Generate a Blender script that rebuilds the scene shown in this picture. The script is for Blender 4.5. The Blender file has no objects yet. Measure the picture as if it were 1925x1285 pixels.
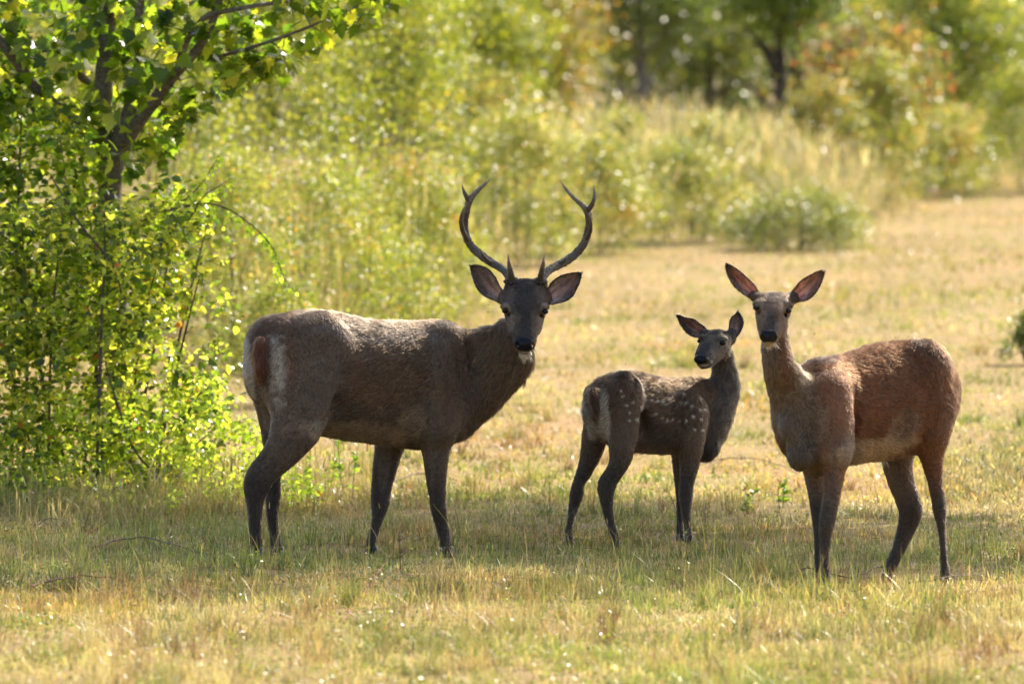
import bpy, math, os
import numpy as np
from mathutils import Vector

# ------------------------------------------------------------------ camera, sky, sun, exposure
SC = bpy.context.scene
COL = SC.collection
CAM_H, PITCH, FPX = 2.0, math.atan((642.5 - 245.0) / 15900.0), 15900.0   # pixels of the 1925 px wide photograph
cd = bpy.data.cameras.new('camera'); cam = bpy.data.objects.new('camera', cd); COL.objects.link(cam)
cam.location = (0, 0, CAM_H); cam.rotation_euler = (math.pi / 2 - PITCH, 0, 0)
cd.sensor_width = 36.0; cd.lens = FPX / 1925.0 * 36.0
cd.clip_start = 0.5; cd.clip_end = 2000
cd.dof.use_dof = True; cd.dof.focus_distance = 39.4; cd.dof.aperture_fstop = 4.3
SC.camera = cam
SUN_AZ, SUN_EL = math.radians(36), math.radians(41)        # azimuth to the right of the view direction, behind the deer
SUN = np.array([math.sin(SUN_AZ) * math.cos(SUN_EL), math.cos(SUN_AZ) * math.cos(SUN_EL), math.sin(SUN_EL)])
W = bpy.data.worlds.new('World'); SC.world = W; W.use_nodes = True
nt = W.node_tree; nt.nodes.clear()
sky = nt.nodes.new('ShaderNodeTexSky'); sky.sky_type = 'NISHITA'; sky.sun_disc = False
sky.dust_density = 3.0; sky.ozone_density = 0.5; sky.sun_elevation = SUN_EL; sky.sun_rotation = SUN_AZ
bg = nt.nodes.new('ShaderNodeBackground'); bg.inputs[1].default_value = 0.15
wo = nt.nodes.new('ShaderNodeOutputWorld')
nt.links.new(sky.outputs[0], bg.inputs[0]); nt.links.new(bg.outputs[0], wo.inputs[0])
sl = bpy.data.lights.new('sun', 'SUN'); sl.energy = 5.0; sl.angle = math.radians(0.53); sl.color = (1.0, 0.9, 0.76)
so = bpy.data.objects.new('sun', sl); COL.objects.link(so)
so.rotation_euler = Vector(SUN).to_track_quat('Z', 'Y').to_euler(); so.location = (20, 30, 30)
SC.view_settings.view_transform = 'Standard'; SC.view_settings.look = 'None'
SC.view_settings.exposure = 1.2; SC.view_settings.gamma = 1.0; SC.view_settings.use_curve_mapping = False
SC.render.engine = 'CYCLES'
SC.cycles.use_denoising = True
SC.cycles.max_bounces = 6; SC.cycles.diffuse_bounces = 3; SC.cycles.glossy_bounces = 2
SC.cycles.transmission_bounces = 4; SC.cycles.transparent_max_bounces = 4
SC.cycles.caustics_reflective = False; SC.cycles.caustics_refractive = False

# ------------------------------------------------------------------ helpers
CP, SP = math.cos(PITCH), math.sin(PITCH)
def PX(px, py, Y):
    """point at distance Y whose place in the photograph is (px, py)"""
    a = (px - 962.5) / FPX; b = -(py - 642.5) / FPX
    dx, dy, dz = a, CP + b * SP, -SP + b * CP
    t = Y / dy
    return np.array([dx * t, Y, CAM_H + dz * t])
def TOPX(P):
    P = np.asarray(P); q = P - np.array([0, 0, CAM_H])
    f = q[..., 1] * CP - q[..., 2] * SP; u = q[..., 1] * SP + q[..., 2] * CP
    return 962.5 + FPX * q[..., 0] / f, 642.5 - FPX * u / f
def smooth(a, b, x):
    t = np.clip((x - a) / (b - a), 0, 1); return t * t * (3 - 2 * t)
_LAT = np.random.default_rng(77).random((256, 256))
def vnoise(x, y, s=1.0, o=0):
    x = np.asarray(x) / s + 31.7 * o + 500; y = np.asarray(y) / s + 17.3 * o + 500
    xi = np.floor(x).astype(int); yi = np.floor(y).astype(int); fx = x - xi; fy = y - yi
    fx = fx * fx * (3 - 2 * fx); fy = fy * fy * (3 - 2 * fy)
    g = lambda i, j: _LAT[i & 255, j & 255]
    return (g(xi, yi) * (1 - fx) + g(xi + 1, yi) * fx) * (1 - fy) + (g(xi, yi + 1) * (1 - fx) + g(xi + 1, yi + 1) * fx) * fy
def fnoise(x, y, s=1.0, o=0):
    return 0.55 * vnoise(x, y, s, o) + 0.3 * vnoise(x, y, s / 2.1, o + 3) + 0.15 * vnoise(x, y, s / 4.3, o + 7)

def tag(o, label=None, cat=None, group=None, kind=None):
    if label: o['label'] = label
    if cat: o['category'] = cat
    if group: o['group'] = group
    if kind: o['kind'] = kind
    return o
def empty(name, loc=(0, 0, 0)):
    o = bpy.data.objects.new(name, None); COL.objects.link(o); o.location = loc; o.empty_display_size = 0.1
    return o
def make_mesh(name, V, F, cols=None, smooth_shade=False, extra=None):
    """V (n,3); F (m,k) array, or a list of such arrays; cols (n,3)"""
    me = bpy.data.meshes.new(name)
    Fs = [f for f in (F if isinstance(F, list) else [F]) if len(f)]
    V = np.asarray(V, dtype=np.float32)
    me.vertices.add(len(V)); me.vertices.foreach_set('co', V.ravel())
    loops = np.concatenate([f.ravel() for f in Fs]).astype(np.int32)
    tot = np.concatenate([np.full(len(f), f.shape[1]) for f in Fs]).astype(np.int32)
    st = np.concatenate([[0], np.cumsum(tot)[:-1]]).astype(np.int32)
    me.loops.add(len(loops)); me.loops.foreach_set('vertex_index', loops)
    me.polygons.add(len(tot)); me.polygons.foreach_set('loop_start', st)
    me.update(calc_edges=True)
    if smooth_shade: me.polygons.foreach_set('use_smooth', np.ones(len(tot), bool))
    if cols is not None:
        a = me.attributes.new('Col', 'FLOAT_COLOR', 'POINT')
        c = np.ones((len(V), 4), np.float32); c[:, :3] = cols; a.data.foreach_set('color', c.ravel())
    for k, v in (extra or {}).items():
        a = me.attributes.new(k, 'FLOAT', 'POINT'); a.data.foreach_set('value', np.asarray(v, np.float32))
    return me
def obj(name, me, mat=None, parent=None):
    o = bpy.data.objects.new(name, me); COL.objects.link(o)
    if mat: me.materials.append(mat) if len(me.materials) == 0 else None
    if parent: o.parent = parent
    return o
class MB:
    def __init__(s): s.V = []; s.F3 = []; s.F4 = []; s.C = []; s.n = 0
    def add(s, V, F3=None, F4=None, C=None):
        V = np.asarray(V, float)
        if F3 is not None and len(F3): s.F3.append(np.asarray(F3) + s.n)
        if F4 is not None and len(F4): s.F4.append(np.asarray(F4) + s.n)
        s.V.append(V); s.n += len(V)
        if C is None: C = (0.5, 0.5, 0.5)
        s.C.append(np.broadcast_to(np.asarray(C, float), (len(V), 3)))
    def tube(s, P, R, seg=6, C=(.1, .08, .06), rough=0, rng=None):
        P = np.asarray(P, float); n = len(P); R = np.broadcast_to(np.asarray(R, float), (n,))
        T = np.gradient(P, axis=0); T /= np.linalg.norm(T, axis=1)[:, None] + 1e-9
        ref = np.array([0.31, 0.2, 0.93]) if abs(T[0, 2]) < 0.8 else np.array([0.97, 0.2, 0.1])
        U = np.cross(T, ref); U /= np.linalg.norm(U, axis=1)[:, None] + 1e-9
        Wv = np.cross(T, U)
        a = np.arange(seg) / seg * 2 * math.pi
        rr = R[:, None] * (1 + (rough * (rng.random((n, seg)) - .5) if rough else 0))
        V = P[:, None] + (np.cos(a)[None, :, None] * U[:, None] + np.sin(a)[None, :, None] * Wv[:, None]) * rr[..., None]
        i = np.arange(n - 1)[:, None] * seg; j = np.arange(seg)[None]; k = (j + 1) % seg
        F = np.stack([i + j, i + k, i + seg + k, i + seg + j], -1).reshape(-1, 4)
        C = np.asarray(C, float)
        if C.ndim == 2: C = np.repeat(C, seg, axis=0)
        s.add(V.reshape(-1, 3), None, F, C)
    def build(s, name, mat=None, parent=None, smooth_shade=True):
        F = []
        if s.F3: F.append(np.concatenate(s.F3))
        if s.F4: F.append(np.concatenate(s.F4))
        return obj(name, make_mesh(name, np.concatenate(s.V), F, np.concatenate(s.C), smooth_shade), mat, parent)
def spline(P, n):
    """Catmull-Rom through P (k,d), n samples per span"""
    P = np.asarray(P, float)
    if len(P) < 3: n0 = np.linspace(0, 1, n + 1)[:, None]; return P[0] * (1 - n0) + P[-1] * n0
    Q = np.vstack([2 * P[0] - P[1], P, 2 * P[-1] - P[-2]]); out = []
    for i in range(1, len(Q) - 2):
        t = np.linspace(0, 1, n, endpoint=False)[:, None]
        a, b, c, d = Q[i - 1], Q[i], Q[i + 1], Q[i + 2]
        out.append(.5 * (2 * b + (c - a) * t + (2 * a - 5 * b + 4 * c - d) * t ** 2 + (3 * b - a - 3 * c + d) * t ** 3))
    out.append(P[-1:]); return np.vstack(out)

# ------------------------------------------------------------------ materials
def mat(name):
    m = bpy.data.materials.new(name); m.use_nodes = True
    n = m.node_tree.nodes; n.clear(); return m, n, m.node_tree.links
def setp(b, **k):
    for a, v in k.items():
        a = a.replace('_', ' ')
        if a in b.inputs: b.inputs[a].default_value = v
def m_leaf(name, trans=0.45, rough=0.45, spec=0.5, tint=(1.0, 1.15, 0.45), jitter=0.25, tmul=2.2):
    m, n, l = mat(name)
    at = n.new('ShaderNodeAttribute'); at.attribute_name = 'Col'
    oi = n.new('ShaderNodeNewGeometry'); nz = n.new('ShaderNodeTexNoise'); nz.inputs['Scale'].default_value = 9.0; nz.inputs['Detail'].default_value = 3
    l.new(oi.outputs['Position'], nz.inputs['Vector'])
    mr = n.new('ShaderNodeMapRange'); mr.inputs[3].default_value = 1 - jitter; mr.inputs[4].default_value = 1 + jitter
    l.new(nz.outputs[0], mr.inputs[0])
    mx = n.new('ShaderNodeVectorMath'); mx.operation = 'SCALE'; l.new(at.outputs['Color'], mx.inputs[0]); l.new(mr.outputs[0], mx.inputs['Scale'])
    b = n.new('ShaderNodeBsdfPrincipled'); setp(b, Roughness=rough, Specular_IOR_Level=spec)
    l.new(mx.outputs[0], b.inputs['Base Color'])
    t = n.new('ShaderNodeBsdfTranslucent')
    tm = n.new('ShaderNodeVectorMath'); tm.operation = 'MULTIPLY'; tm.inputs[1].default_value = tuple(tmul * c for c in tint)
    l.new(mx.outputs[0], tm.inputs[0]); l.new(tm.outputs[0], t.inputs['Color'])
    ms = n.new('ShaderNodeMixShader'); ms.inputs[0].default_value = trans
    l.new(b.outputs[0], ms.inputs[1]); l.new(t.outputs[0], ms.inputs[2])
    o = n.new('ShaderNodeOutputMaterial'); l.new(ms.outputs[0], o.inputs[0]); return m
def m_bark(name, scale=40, rough=0.85, contrast=0.5, bump=0.5):
    m, n, l = mat(name)
    at = n.new('ShaderNodeAttribute'); at.attribute_name = 'Col'
    tc = n.new('ShaderNodeTexCoord'); mp = n.new('ShaderNodeMapping'); mp.inputs['Scale'].default_value = (1, 1, 2.2)
    l.new(tc.outputs['Object'], mp.inputs[0])
    nz = n.new('ShaderNodeTexNoise'); nz.inputs['Scale'].default_value = scale; nz.inputs['Detail'].default_value = 5
    l.new(mp.outputs[0], nz.inputs['Vector'])
    mr = n.new('ShaderNodeMapRange'); mr.inputs[1].default_value = .3; mr.inputs[2].default_value = .7
    mr.inputs[3].default_value = 1 - contrast; mr.inputs[4].default_value = 1 + contrast
    l.new(nz.outputs[0], mr.inputs[0])
    mx = n.new('ShaderNodeVectorMath'); mx.operation = 'SCALE'; l.new(at.outputs['Color'], mx.inputs[0]); l.new(mr.outputs[0], mx.inputs['Scale'])
    b = n.new('ShaderNodeBsdfPrincipled'); setp(b, Roughness=rough, Specular_IOR_Level=.25)
    l.new(mx.outputs[0], b.inputs['Base Color'])
    bp = n.new('ShaderNodeBump'); bp.inputs['Strength'].default_value = bump; bp.inputs['Distance'].default_value = .01
    l.new(nz.outputs[0], bp.inputs['Height']); l.new(bp.outputs[0], b.inputs['Normal'])
    o = n.new('ShaderNodeOutputMaterial'); l.new(b.outputs[0], o.inputs[0]); return m
# ------------------------------------------------------------------ deer: bodies are one smooth surface grown from blended muscle shapes
def chain(st, k=.03, col=(.15, .12, .09), flow=1, hair=.015, down=0., sub=3, kin=.012, carve=False, cap=1.):
    """st: stations (x1,y1,x2,y2,Y,lateral) = the two silhouette edges in the photograph, the distance and the half depth in m"""
    C, Vd, rv, rw = [], [], [], []
    for x1, y1, x2, y2, Y, lat in st:
        a, b = PX(x1, y1, Y), PX(x2, y2, Y)
        C.append((a + b) / 2); d = (a - b); L = np.linalg.norm(d); Vd.append(d / L); rv.append(L / 2); rw.append(lat if lat > 0 else -lat * L / 2)
    arr = np.hstack([np.array(C), np.array(Vd), np.array(rv)[:, None], np.array(rw)[:, None]])
    if len(arr) > 1: arr = spline(arr, sub) if len(arr) > 2 else arr
    sh = 0 if carve else .0015 + hair * .28
    arr[:, 6:8] = np.maximum(arr[:, 6:8] - sh, arr[:, 6:8] * .7)
    return dict(cap=cap, a=arr, k=k, col=np.array(col, float), flow=flow, hair=hair, down=down, kin=kin, carve=carve)
def leg(st, up=.08, n=4, **kw):
    a = chain(st[:n], **{**kw, 'k': up}); b = chain(st[n - 1:], **kw); a['c0'] = b['c0'] = None; a['leg'] = 'up'; b['leg'] = 'low'; return [a, b]
def ball(px, py, Y, rx, ry, rz, roll=0., yaw=0., **kw):
    """ellipsoid, radii in m: rx across, ry in depth, rz up; roll turns it in the picture plane (degrees), yaw about the vertical"""
    d = dict(k=.03, col=np.array((.15, .12, .09)), flow=1, hair=.01, down=1., kin=.01, carve=False); d.update(kw)
    d['col'] = np.array(d['col'], float)
    cr, sr = math.cos(math.radians(roll)), math.sin(math.radians(roll)); cy, sy = math.cos(math.radians(yaw)), math.sin(math.radians(yaw))
    R = np.array([[cr, 0, -sr], [0, 1, 0], [sr, 0, cr]]); Yw = np.array([[cy, -sy, 0], [sy, cy, 0], [0, 0, 1]])
    d.update(c=PX(px, py, Y), M=(Yw @ R), r=np.array([rx, ry, rz])); return d
def _ell(q, r):
    k0 = np.linalg.norm(q / r, axis=-1); k1 = np.linalg.norm(q / (r * r), axis=-1) + 1e-9
    return k0 * (k0 - 1) / k1
def segs(p):
    a = p['a']; out = []
    for i in range(max(1, len(a) - 1)):
        A = a[i]; B = a[min(i + 1, len(a) - 1)]
        u = B[:3] - A[:3]; L = np.linalg.norm(u)
        if L < 1e-6: continue
        u = u / L; v = (A[3:6] + B[3:6]); v = v - (v @ u) * u; v /= np.linalg.norm(v); w = np.cross(u, v)
        out.append((A, B, u, v, w, L, p['cap']))
    return out
def seg_d(P, s):
    A, B, u, v, w, L, cap = s
    q = P - A[:3]; t = q @ u; tc = np.clip(t, 0, L); f = tc / L
    rv = A[6] + (B[6] - A[6]) * f; rw = A[7] + (B[7] - A[7]) * f; ru = np.minimum(rv, rw) * cap
    X = np.stack([t - tc, q @ v, q @ w], -1); r = np.stack([ru, rv, rw], -1)
    return _ell(X, r)
def prim_d(P, p):
    if 'c' in p: return _ell((P - p['c']) @ p['M'], p['r'])
    d = None
    for s in segs(p):
        e = seg_d(P, s); d = e if d is None else smin(d, e, p['kin'])
    return d
def smin(a, b, k):
    h = np.maximum(k - np.abs(a - b), 0) / k; return np.minimum(a, b) - h * h * k * .25
def grow(prims, res):
    """surface nets over the blended distance field"""
    lo = np.full(3, 1e9); hi = -lo
    for p in prims:
        if 'c' in p: a = p['c'] - p['r'].max(); b = p['c'] + p['r'].max()
        else: r = p['a'][:, 6:8].max(1)[:, None]; a = (p['a'][:, :3] - r).min(0); b = (p['a'][:, :3] + r).max(0)
        lo = np.minimum(lo, a); hi = np.maximum(hi, b)
    lo -= 4 * res; hi += 4 * res
    n = np.ceil((hi - lo) / res).astype(int) + 1
    D = np.full(n, 1.0, np.float32)
    ax = [lo[i] + np.arange(n[i]) * res for i in range(3)]
    def box(a, b):
        i0 = np.maximum(0, np.floor((a - lo) / res).astype(int)); i1 = np.minimum(n, np.ceil((b - lo) / res).astype(int) + 1)
        sl = tuple(slice(i0[i], i1[i]) for i in range(3))
        G = np.stack(np.meshgrid(ax[0][sl[0]], ax[1][sl[1]], ax[2][sl[2]], indexing='ij'), -1)
        return sl, G
    for p in prims:
        m = p['k'] + 2 * res
        if 'c' in p:
            sl, G = box(p['c'] - p['r'].max() - m, p['c'] + p['r'].max() + m)
            d = prim_d(G, p)
        else:
            r = p['a'][:, 6:8].max(1)[:, None]
            sl, G = box((p['a'][:, :3] - r).min(0) - m, (p['a'][:, :3] + r).max(0) + m)
            d = np.full(G.shape[:3], 1.0); off = np.array([s.start for s in sl])
            for s in segs(p):
                rr = max(s[0][6:8].max(), s[1][6:8].max()) + m
                a = np.minimum(s[0][:3], s[1][:3]) - rr; b = np.maximum(s[0][:3], s[1][:3]) + rr
                i0 = np.clip(np.floor((a - lo) / res).astype(int) - off, 0, None); i1 = np.minimum(np.array(d.shape), np.ceil((b - lo) / res).astype(int) + 1 - off)
                ss = tuple(slice(i0[i], i1[i]) for i in range(3))
                d[ss] = smin(d[ss], seg_d(G[ss], s), p['kin'])
        D[sl] = -smin(-D[sl], d, p['k']) if p['carve'] else smin(D[sl], d, p['k'])
    S = D < 0
    c = lambda A, i, j, k: A[i:A.shape[0] - 1 + i, j:A.shape[1] - 1 + j, k:A.shape[2] - 1 + k]
    cnt = sum(c(S, i, j, k).astype(np.int8) for i in (0, 1) for j in (0, 1) for k in (0, 1))
    act = (cnt > 0) & (cnt < 8); idx = np.full(act.shape, -1, np.int64); I = np.argwhere(act); idx[act] = np.arange(len(I))
    acc = np.zeros((len(I), 3)); num = np.zeros(len(I))
    cor = [(i, j, k) for i in (0, 1) for j in (0, 1) for k in (0, 1)]
    val = {q: D[I[:, 0] + q[0], I[:, 1] + q[1], I[:, 2] + q[2]].astype(float) for q in cor}
    for a in cor:
        for x in range(3):
            if a[x] == 0:
                b = list(a); b[x] = 1; b = tuple(b)
                va, vb = val[a], val[b]; m = (va < 0) != (vb < 0)
                t = np.where(m, va / np.where(m, va - vb, 1), 0)
                pt = np.array(a, float)[None] + np.eye(3)[x][None] * t[:, None]
                acc[m] += pt[m]; num[m] += 1
    V = lo + (I + acc / num[:, None]) * res
    F = []
    for x in range(3):
        y, z = (x + 1) % 3, (x + 2) % 3
        a = S[tuple(slice(0, -1) if q == x else slice(1, -1) for q in range(3))]
        b = S[tuple(slice(1, None) if q == x else slice(1, -1) for q in range(3))]
        for sgn in (0, 1):
            E = np.argwhere((a & ~b) if sgn == 0 else (~a & b))
            for q in (y, z): E[:, q] += 1
            def id_(dy, dz):
                e = E.copy(); e[:, y] += dy; e[:, z] += dz; return idx[e[:, 0], e[:, 1], e[:, 2]]
            q4 = np.stack([id_(-1, -1), id_(0, -1), id_(0, 0), id_(-1, 0)], -1)
            F.append(q4 if sgn == 0 else q4[:, ::-1])
    return V, np.concatenate(F)
def vnormals(V, F):
    fn = np.cross(V[F[:, 2]] - V[F[:, 0]], V[F[:, -1]] - V[F[:, 1]]); N = np.zeros_like(V)
    for i in range(F.shape[1]): np.add.at(N, F[:, i], fn)
    return N / (np.linalg.norm(N, axis=1)[:, None] + 1e-12)

def deer_skin_mat():
    m, n, l = mat('deer_coat')
    at = n.new('ShaderNodeAttribute'); at.attribute_name = 'Col'
    gl = n.new('ShaderNodeAttribute'); gl.attribute_name = 'wet'
    tr = n.new('ShaderNodeAttribute'); tr.attribute_name = 'thin'
    tc = n.new('ShaderNodeTexCoord'); nz = n.new('ShaderNodeTexNoise'); nz.inputs['Scale'].default_value = 60; nz.inputs['Detail'].default_value = 6
    l.new(tc.outputs['Object'], nz.inputs['Vector'])
    mr = n.new('ShaderNodeMapRange'); mr.inputs[1].default_value = .3; mr.inputs[2].default_value = .7; mr.inputs[3].default_value = .8; mr.inputs[4].default_value = 1.15
    l.new(nz.outputs[0], mr.inputs[0])
    mx = n.new('ShaderNodeVectorMath'); mx.operation = 'SCALE'; l.new(at.outputs['Color'], mx.inputs[0]); l.new(mr.outputs[0], mx.inputs['Scale'])
    b = n.new('ShaderNodeBsdfPrincipled'); setp(b, Specular_IOR_Level=.15)
    l.new(mx.outputs[0], b.inputs['Base Color'])
    ro = n.new('ShaderNodeMapRange'); ro.inputs[3].default_value = .75; ro.inputs[4].default_value = .22; l.new(gl.outputs['Fac'], ro.inputs[0]); l.new(ro.outputs[0], b.inputs['Roughness'])
    bp = n.new('ShaderNodeBump'); bp.inputs['Strength'].default_value = .4; bp.inputs['Distance'].default_value = .004
    l.new(nz.outputs[0], bp.inputs['Height']); l.new(bp.outputs[0], b.inputs['Normal'])
    t = n.new('ShaderNodeBsdfTranslucent'); tcm = n.new('ShaderNodeVectorMath'); tcm.operation = 'MULTIPLY'; tcm.inputs[1].default_value = (1.7, .95, .75)
    l.new(at.outputs['Color'], tcm.inputs[0]); l.new(tcm.outputs[0], t.inputs[0])
    ms = n.new('ShaderNodeMixShader'); l.new(tr.outputs['Fac'], ms.inputs[0]); l.new(b.outputs[0], ms.inputs[1]); l.new(t.outputs[0], ms.inputs[2])
    o = n.new('ShaderNodeOutputMaterial'); l.new(ms.outputs[0], o.inputs[0]); return m
def deer_hair_mat():
    m, n, l = mat('deer_hair')
    at = n.new('ShaderNodeAttribute'); at.attribute_name = 'Col'
    b = n.new('ShaderNodeBsdfHairPrincipled'); b.parametrization = 'COLOR'; setp(b, Roughness=.38, Radial_Roughness=.5, Coat=.0, IOR=1.45, Offset=math.radians(3))
    l.new(at.outputs['Color'], b.inputs['Color'])
    d = n.new('ShaderNodeBsdfDiffuse'); l.new(at.outputs['Color'], d.inputs[0])
    ms = n.new('ShaderNodeMixShader'); ms.inputs[0].default_value = .3; l.new(b.outputs[0], ms.inputs[1]); l.new(d.outputs[0], ms.inputs[2])
    o = n.new('ShaderNodeOutputMaterial'); l.new(ms.outputs[0], o.inputs[0]); return m
M_COAT, M_HAIR = deer_skin_mat(), deer_hair_mat()
M_ANTLER = m_bark('antler_bone', 90, .5, .45, .6)
def m_eye():
    m, n, l = mat('deer_eye'); b = n.new('ShaderNodeBsdfPrincipled'); setp(b, Base_Color=(.006, .004, .003, 1), Roughness=.05, Specular_IOR_Level=.3)
    o = n.new('ShaderNodeOutputMaterial'); l.new(b.outputs[0], o.inputs[0]); return m
M_EYE = m_eye()
def m_horn():
    m, n, l = mat('hoof_horn'); b = n.new('ShaderNodeBsdfPrincipled'); setp(b, Base_Color=(.02, .017, .015, 1), Roughness=.5)
    o = n.new('ShaderNodeOutputMaterial'); l.new(b.outputs[0], o.inputs[0]); return m
M_HOOF = m_horn()

def ear_mesh(e1, e2, Yb, Yt, cup, rng, inner=(.26, .17, .14), outer=(.12, .09, .07), rim=(.03, .025, .02)):
    """cupped ear between two traced edges (base to tip), open towards the camera"""
    n, m = 14, 11
    def rs(E):
        E = np.asarray(E, float); S = spline(E, 8); L = np.concatenate([[0], np.cumsum(np.linalg.norm(np.diff(S, axis=0), axis=1))]); L /= L[-1]
        t = np.linspace(0, 1, n); return np.stack([np.interp(t, L, S[:, i]) for i in (0, 1)], -1)
    A, B = rs(e1), rs(e2); V = []; C = []; TH = []
    for side in (0, 1):
        for i in range(n):
            s = i / (n - 1); Y = Yb + (Yt - Yb) * s
            for j in range(m):
                t = j / (m - 1); p = A[i] * (1 - t) + B[i] * t
                prof = (1 - (2 * t - 1) ** 2)
                d = cup * prof * (1 - .55 * s) * (1.0 if s > .1 else .8) + (0.0045 * prof if side else 0)
                d += (.004 * math.sin(9 * t + 3 * s)) * prof
                V.append(PX(p[0], p[1], Y + d))
                edge = max(1 - prof * 2.6, 0) + max(0, (s - .78) * 3.2)
                edge = min(1, edge)
                if side == 0:
                    c = np.array(inner) * ((1.5 - 1.3 * min(s, .55)) * 1.0) * (.45 + .8 * (fnoise(t * 5 + s * 1.2, s * 1.3, .5, 2) > .5) * (1 - s) + .35 * rng.random())
                    c = c * (1 - edge) + np.array(rim) * edge
                else: c = np.array(outer) * (1 - edge * .6)
                C.append(c); TH.append(.3 * (1 - edge) if .05 < s else .1)
    V = np.array(V); F = []
    for side in (0, 1):
        o = side * n * m
        for i in range(n - 1):
            for j in range(m - 1):
                q = [o + i * m + j, o + i * m + j + 1, o + (i + 1) * m + j + 1, o + (i + 1) * m + j]
                F.append(q if side else q[::-1])
    for i in range(n - 1):
        for j in (0, m - 1):
            F.append([i * m + j, (i + 1) * m + j, n * m + (i + 1) * m + j, n * m + i * m + j])
    return V, np.array(F), np.array(C), np.array(TH)

def make_deer(name, label, prims, paints, ears, eyes, hooves, res, rng, nfur, hairscale=1., beard=None, dark_tip=.7):
    V, F = grow(prims, res)
    N = vnormals(V, F)
    # colour, hair length and hair direction by the nearest muscle shape
    Wt = np.zeros(len(V)); C = np.zeros((len(V), 3)); Hl = np.zeros(len(V)); Fl = np.zeros((len(V), 3))
    for p in prims:
        if p['carve']: continue
        d = prim_d(V, p); w = np.exp(-np.clip(d + .004, -.01, 1) / .011); Wt += w; Hl += w * p['hair']; pc = p['col']
        if 'c' in p: dr = np.broadcast_to(np.array([0, 0, -1.]), V.shape)
        else:
            a = p['a']; seg = a[1:, :3] - a[:-1, :3]; mid = (a[1:, :3] + a[:-1, :3]) / 2
            j = np.argmin(((V[:, None] - mid[None]) ** 2).sum(-1), 1); dr = seg[j] / np.linalg.norm(seg[j], axis=1)[:, None] * p['flow']
        if p.get('c0') is not None: f_ = smooth(.12, .42, j / len(seg))[:, None]; pc = np.array(p['c0']) * (1 - f_) + p['col'] * f_
        C += w[:, None] * pc
        dr = dr + np.array([0, 0, -p['down']]); Fl += w[:, None] * dr
    C /= Wt[:, None]; Hl /= Wt
    vx, vy = TOPX(V); face = -N[:, 1]
    wet = np.zeros(len(V))
    for pt in paints:
        x, y, rx, ry, rot, col, st = pt[:7]; opt = pt[7] if len(pt) > 7 else {}
        cr, sr = math.cos(math.radians(rot)), math.sin(math.radians(rot))
        dx, dy = vx - x, vy - y; a = (dx * cr + dy * sr) / rx; b = (-dx * sr + dy * cr) / ry
        wob = opt.get('wob', .25) * (fnoise(vx, vy, opt.get('ns', 9), len(paints)) - .5) * 2
        q = np.sqrt(a * a + b * b) + wob
        f = st * (1 - smooth(opt.get('in', .6), 1.1, q)) * smooth(opt.get('f0', -.2), opt.get('f0', -.2) + .3, face)
        if 'zmin' in opt: f = f * (N[:, 2] > opt['zmin'])
        C = C * (1 - f[:, None]) + np.array(col) * f[:, None]
        if 'wet' in opt: wet = np.maximum(wet, f * opt['wet'])
        if 'len' in opt: Hl = Hl * (1 - f) + opt['len'] * f
    mott = .82 + .36 * fnoise(vx * 1.0 + V[:, 1] * 300, vy, 40, 5); C = C * mott[:, None] * .68
    nB = len(V); Vs, Fs, Cs, Th = [V], [F], [C], [np.zeros(nB)]; We = [wet]; n0 = nB
    for e in ears:
        ev, ef, ec, et = ear_mesh(*e['g'], rng, **e.get('c', {}))
        Vs.append(ev); Fs.append(ef + n0); Cs.append(ec); Th.append(et); We.append(np.zeros(len(ev))); n0 += len(ev)
    root = empty(name, (float(V[:, 0].mean()), float(V[:, 1].mean()), float(V[:, 2].min())))
    R0 = np.array(root.location)
    me = make_mesh('body', np.concatenate(Vs) - R0, np.concatenate(Fs), np.concatenate(Cs), True, {'thin': np.concatenate(Th), 'wet': np.concatenate(We)})
    obj('body', me, M_COAT, root)
    # ---- coat of single hairs
    AV, AF, AC = np.concatenate(Vs), np.concatenate(Fs), np.concatenate(Cs)
    AN = np.concatenate([N, vnormals(AV, AF)[nB:]])
    AH = np.concatenate([Hl, np.full(len(AV) - nB, .011)]); AFl = np.concatenate([Fl, np.zeros((len(AV) - nB, 3))])
    k = nB
    for e in ears:   # hair in the ears runs towards the tip
        m = 2 * 14 * 11; b = PX(*e['g'][0][0], e['g'][2]); t = PX(*e['g'][0][-1], e['g'][3]); AFl[k:k + m] = (t - b) / np.linalg.norm(t - b); k += m
    AH = AH * (1 - .97 * (np.concatenate(We) > .3))
    q = AF; area = np.linalg.norm(np.cross(AV[q[:, 1]] - AV[q[:, 0]], AV[q[:, 3]] - AV[q[:, 0]]), axis=1)
    vis = (-AN[q[:, 0], 1] > -.75); area = area * np.where(vis, 1, .25)
    fi = rng.choice(len(q), nfur, p=area / area.sum()); a = rng.random(nfur); b = rng.random(nfur)
    wt = np.stack([(1 - a) * (1 - b), a * (1 - b), a * b, (1 - a) * b], -1)
    it = lambda A: (A[q[fi]] * (wt[..., None] if A.ndim == 2 else wt)).sum(1)
    P, n_, c_, h_, f_ = it(AV), it(AN), it(AC), it(AH), it(AFl)
    n_ /= np.linalg.norm(n_, axis=1)[:, None] + 1e-9
    f_ = f_ - (f_ * n_).sum(1)[:, None] * n_; f_ /= np.linalg.norm(f_, axis=1)[:, None] + 1e-6
    tuft = np.stack([fnoise(P[:, 0] * 60 + 9 * i, P[:, 2] * 60 + P[:, 1] * 25, 1.3, i) - .5 for i in range(3)], -1)
    f_ = f_ + tuft * .9 + rng.normal(0, .13, f_.shape); lift = .17 + .1 * rng.random(nfur)
    L = h_ * hairscale * (.6 + .7 * rng.random(nfur)); ok = L > .0015; P, n_, c_, f_, L, lift = P[ok], n_[ok], c_[ok], f_[ok], L[ok], lift[ok]
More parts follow.
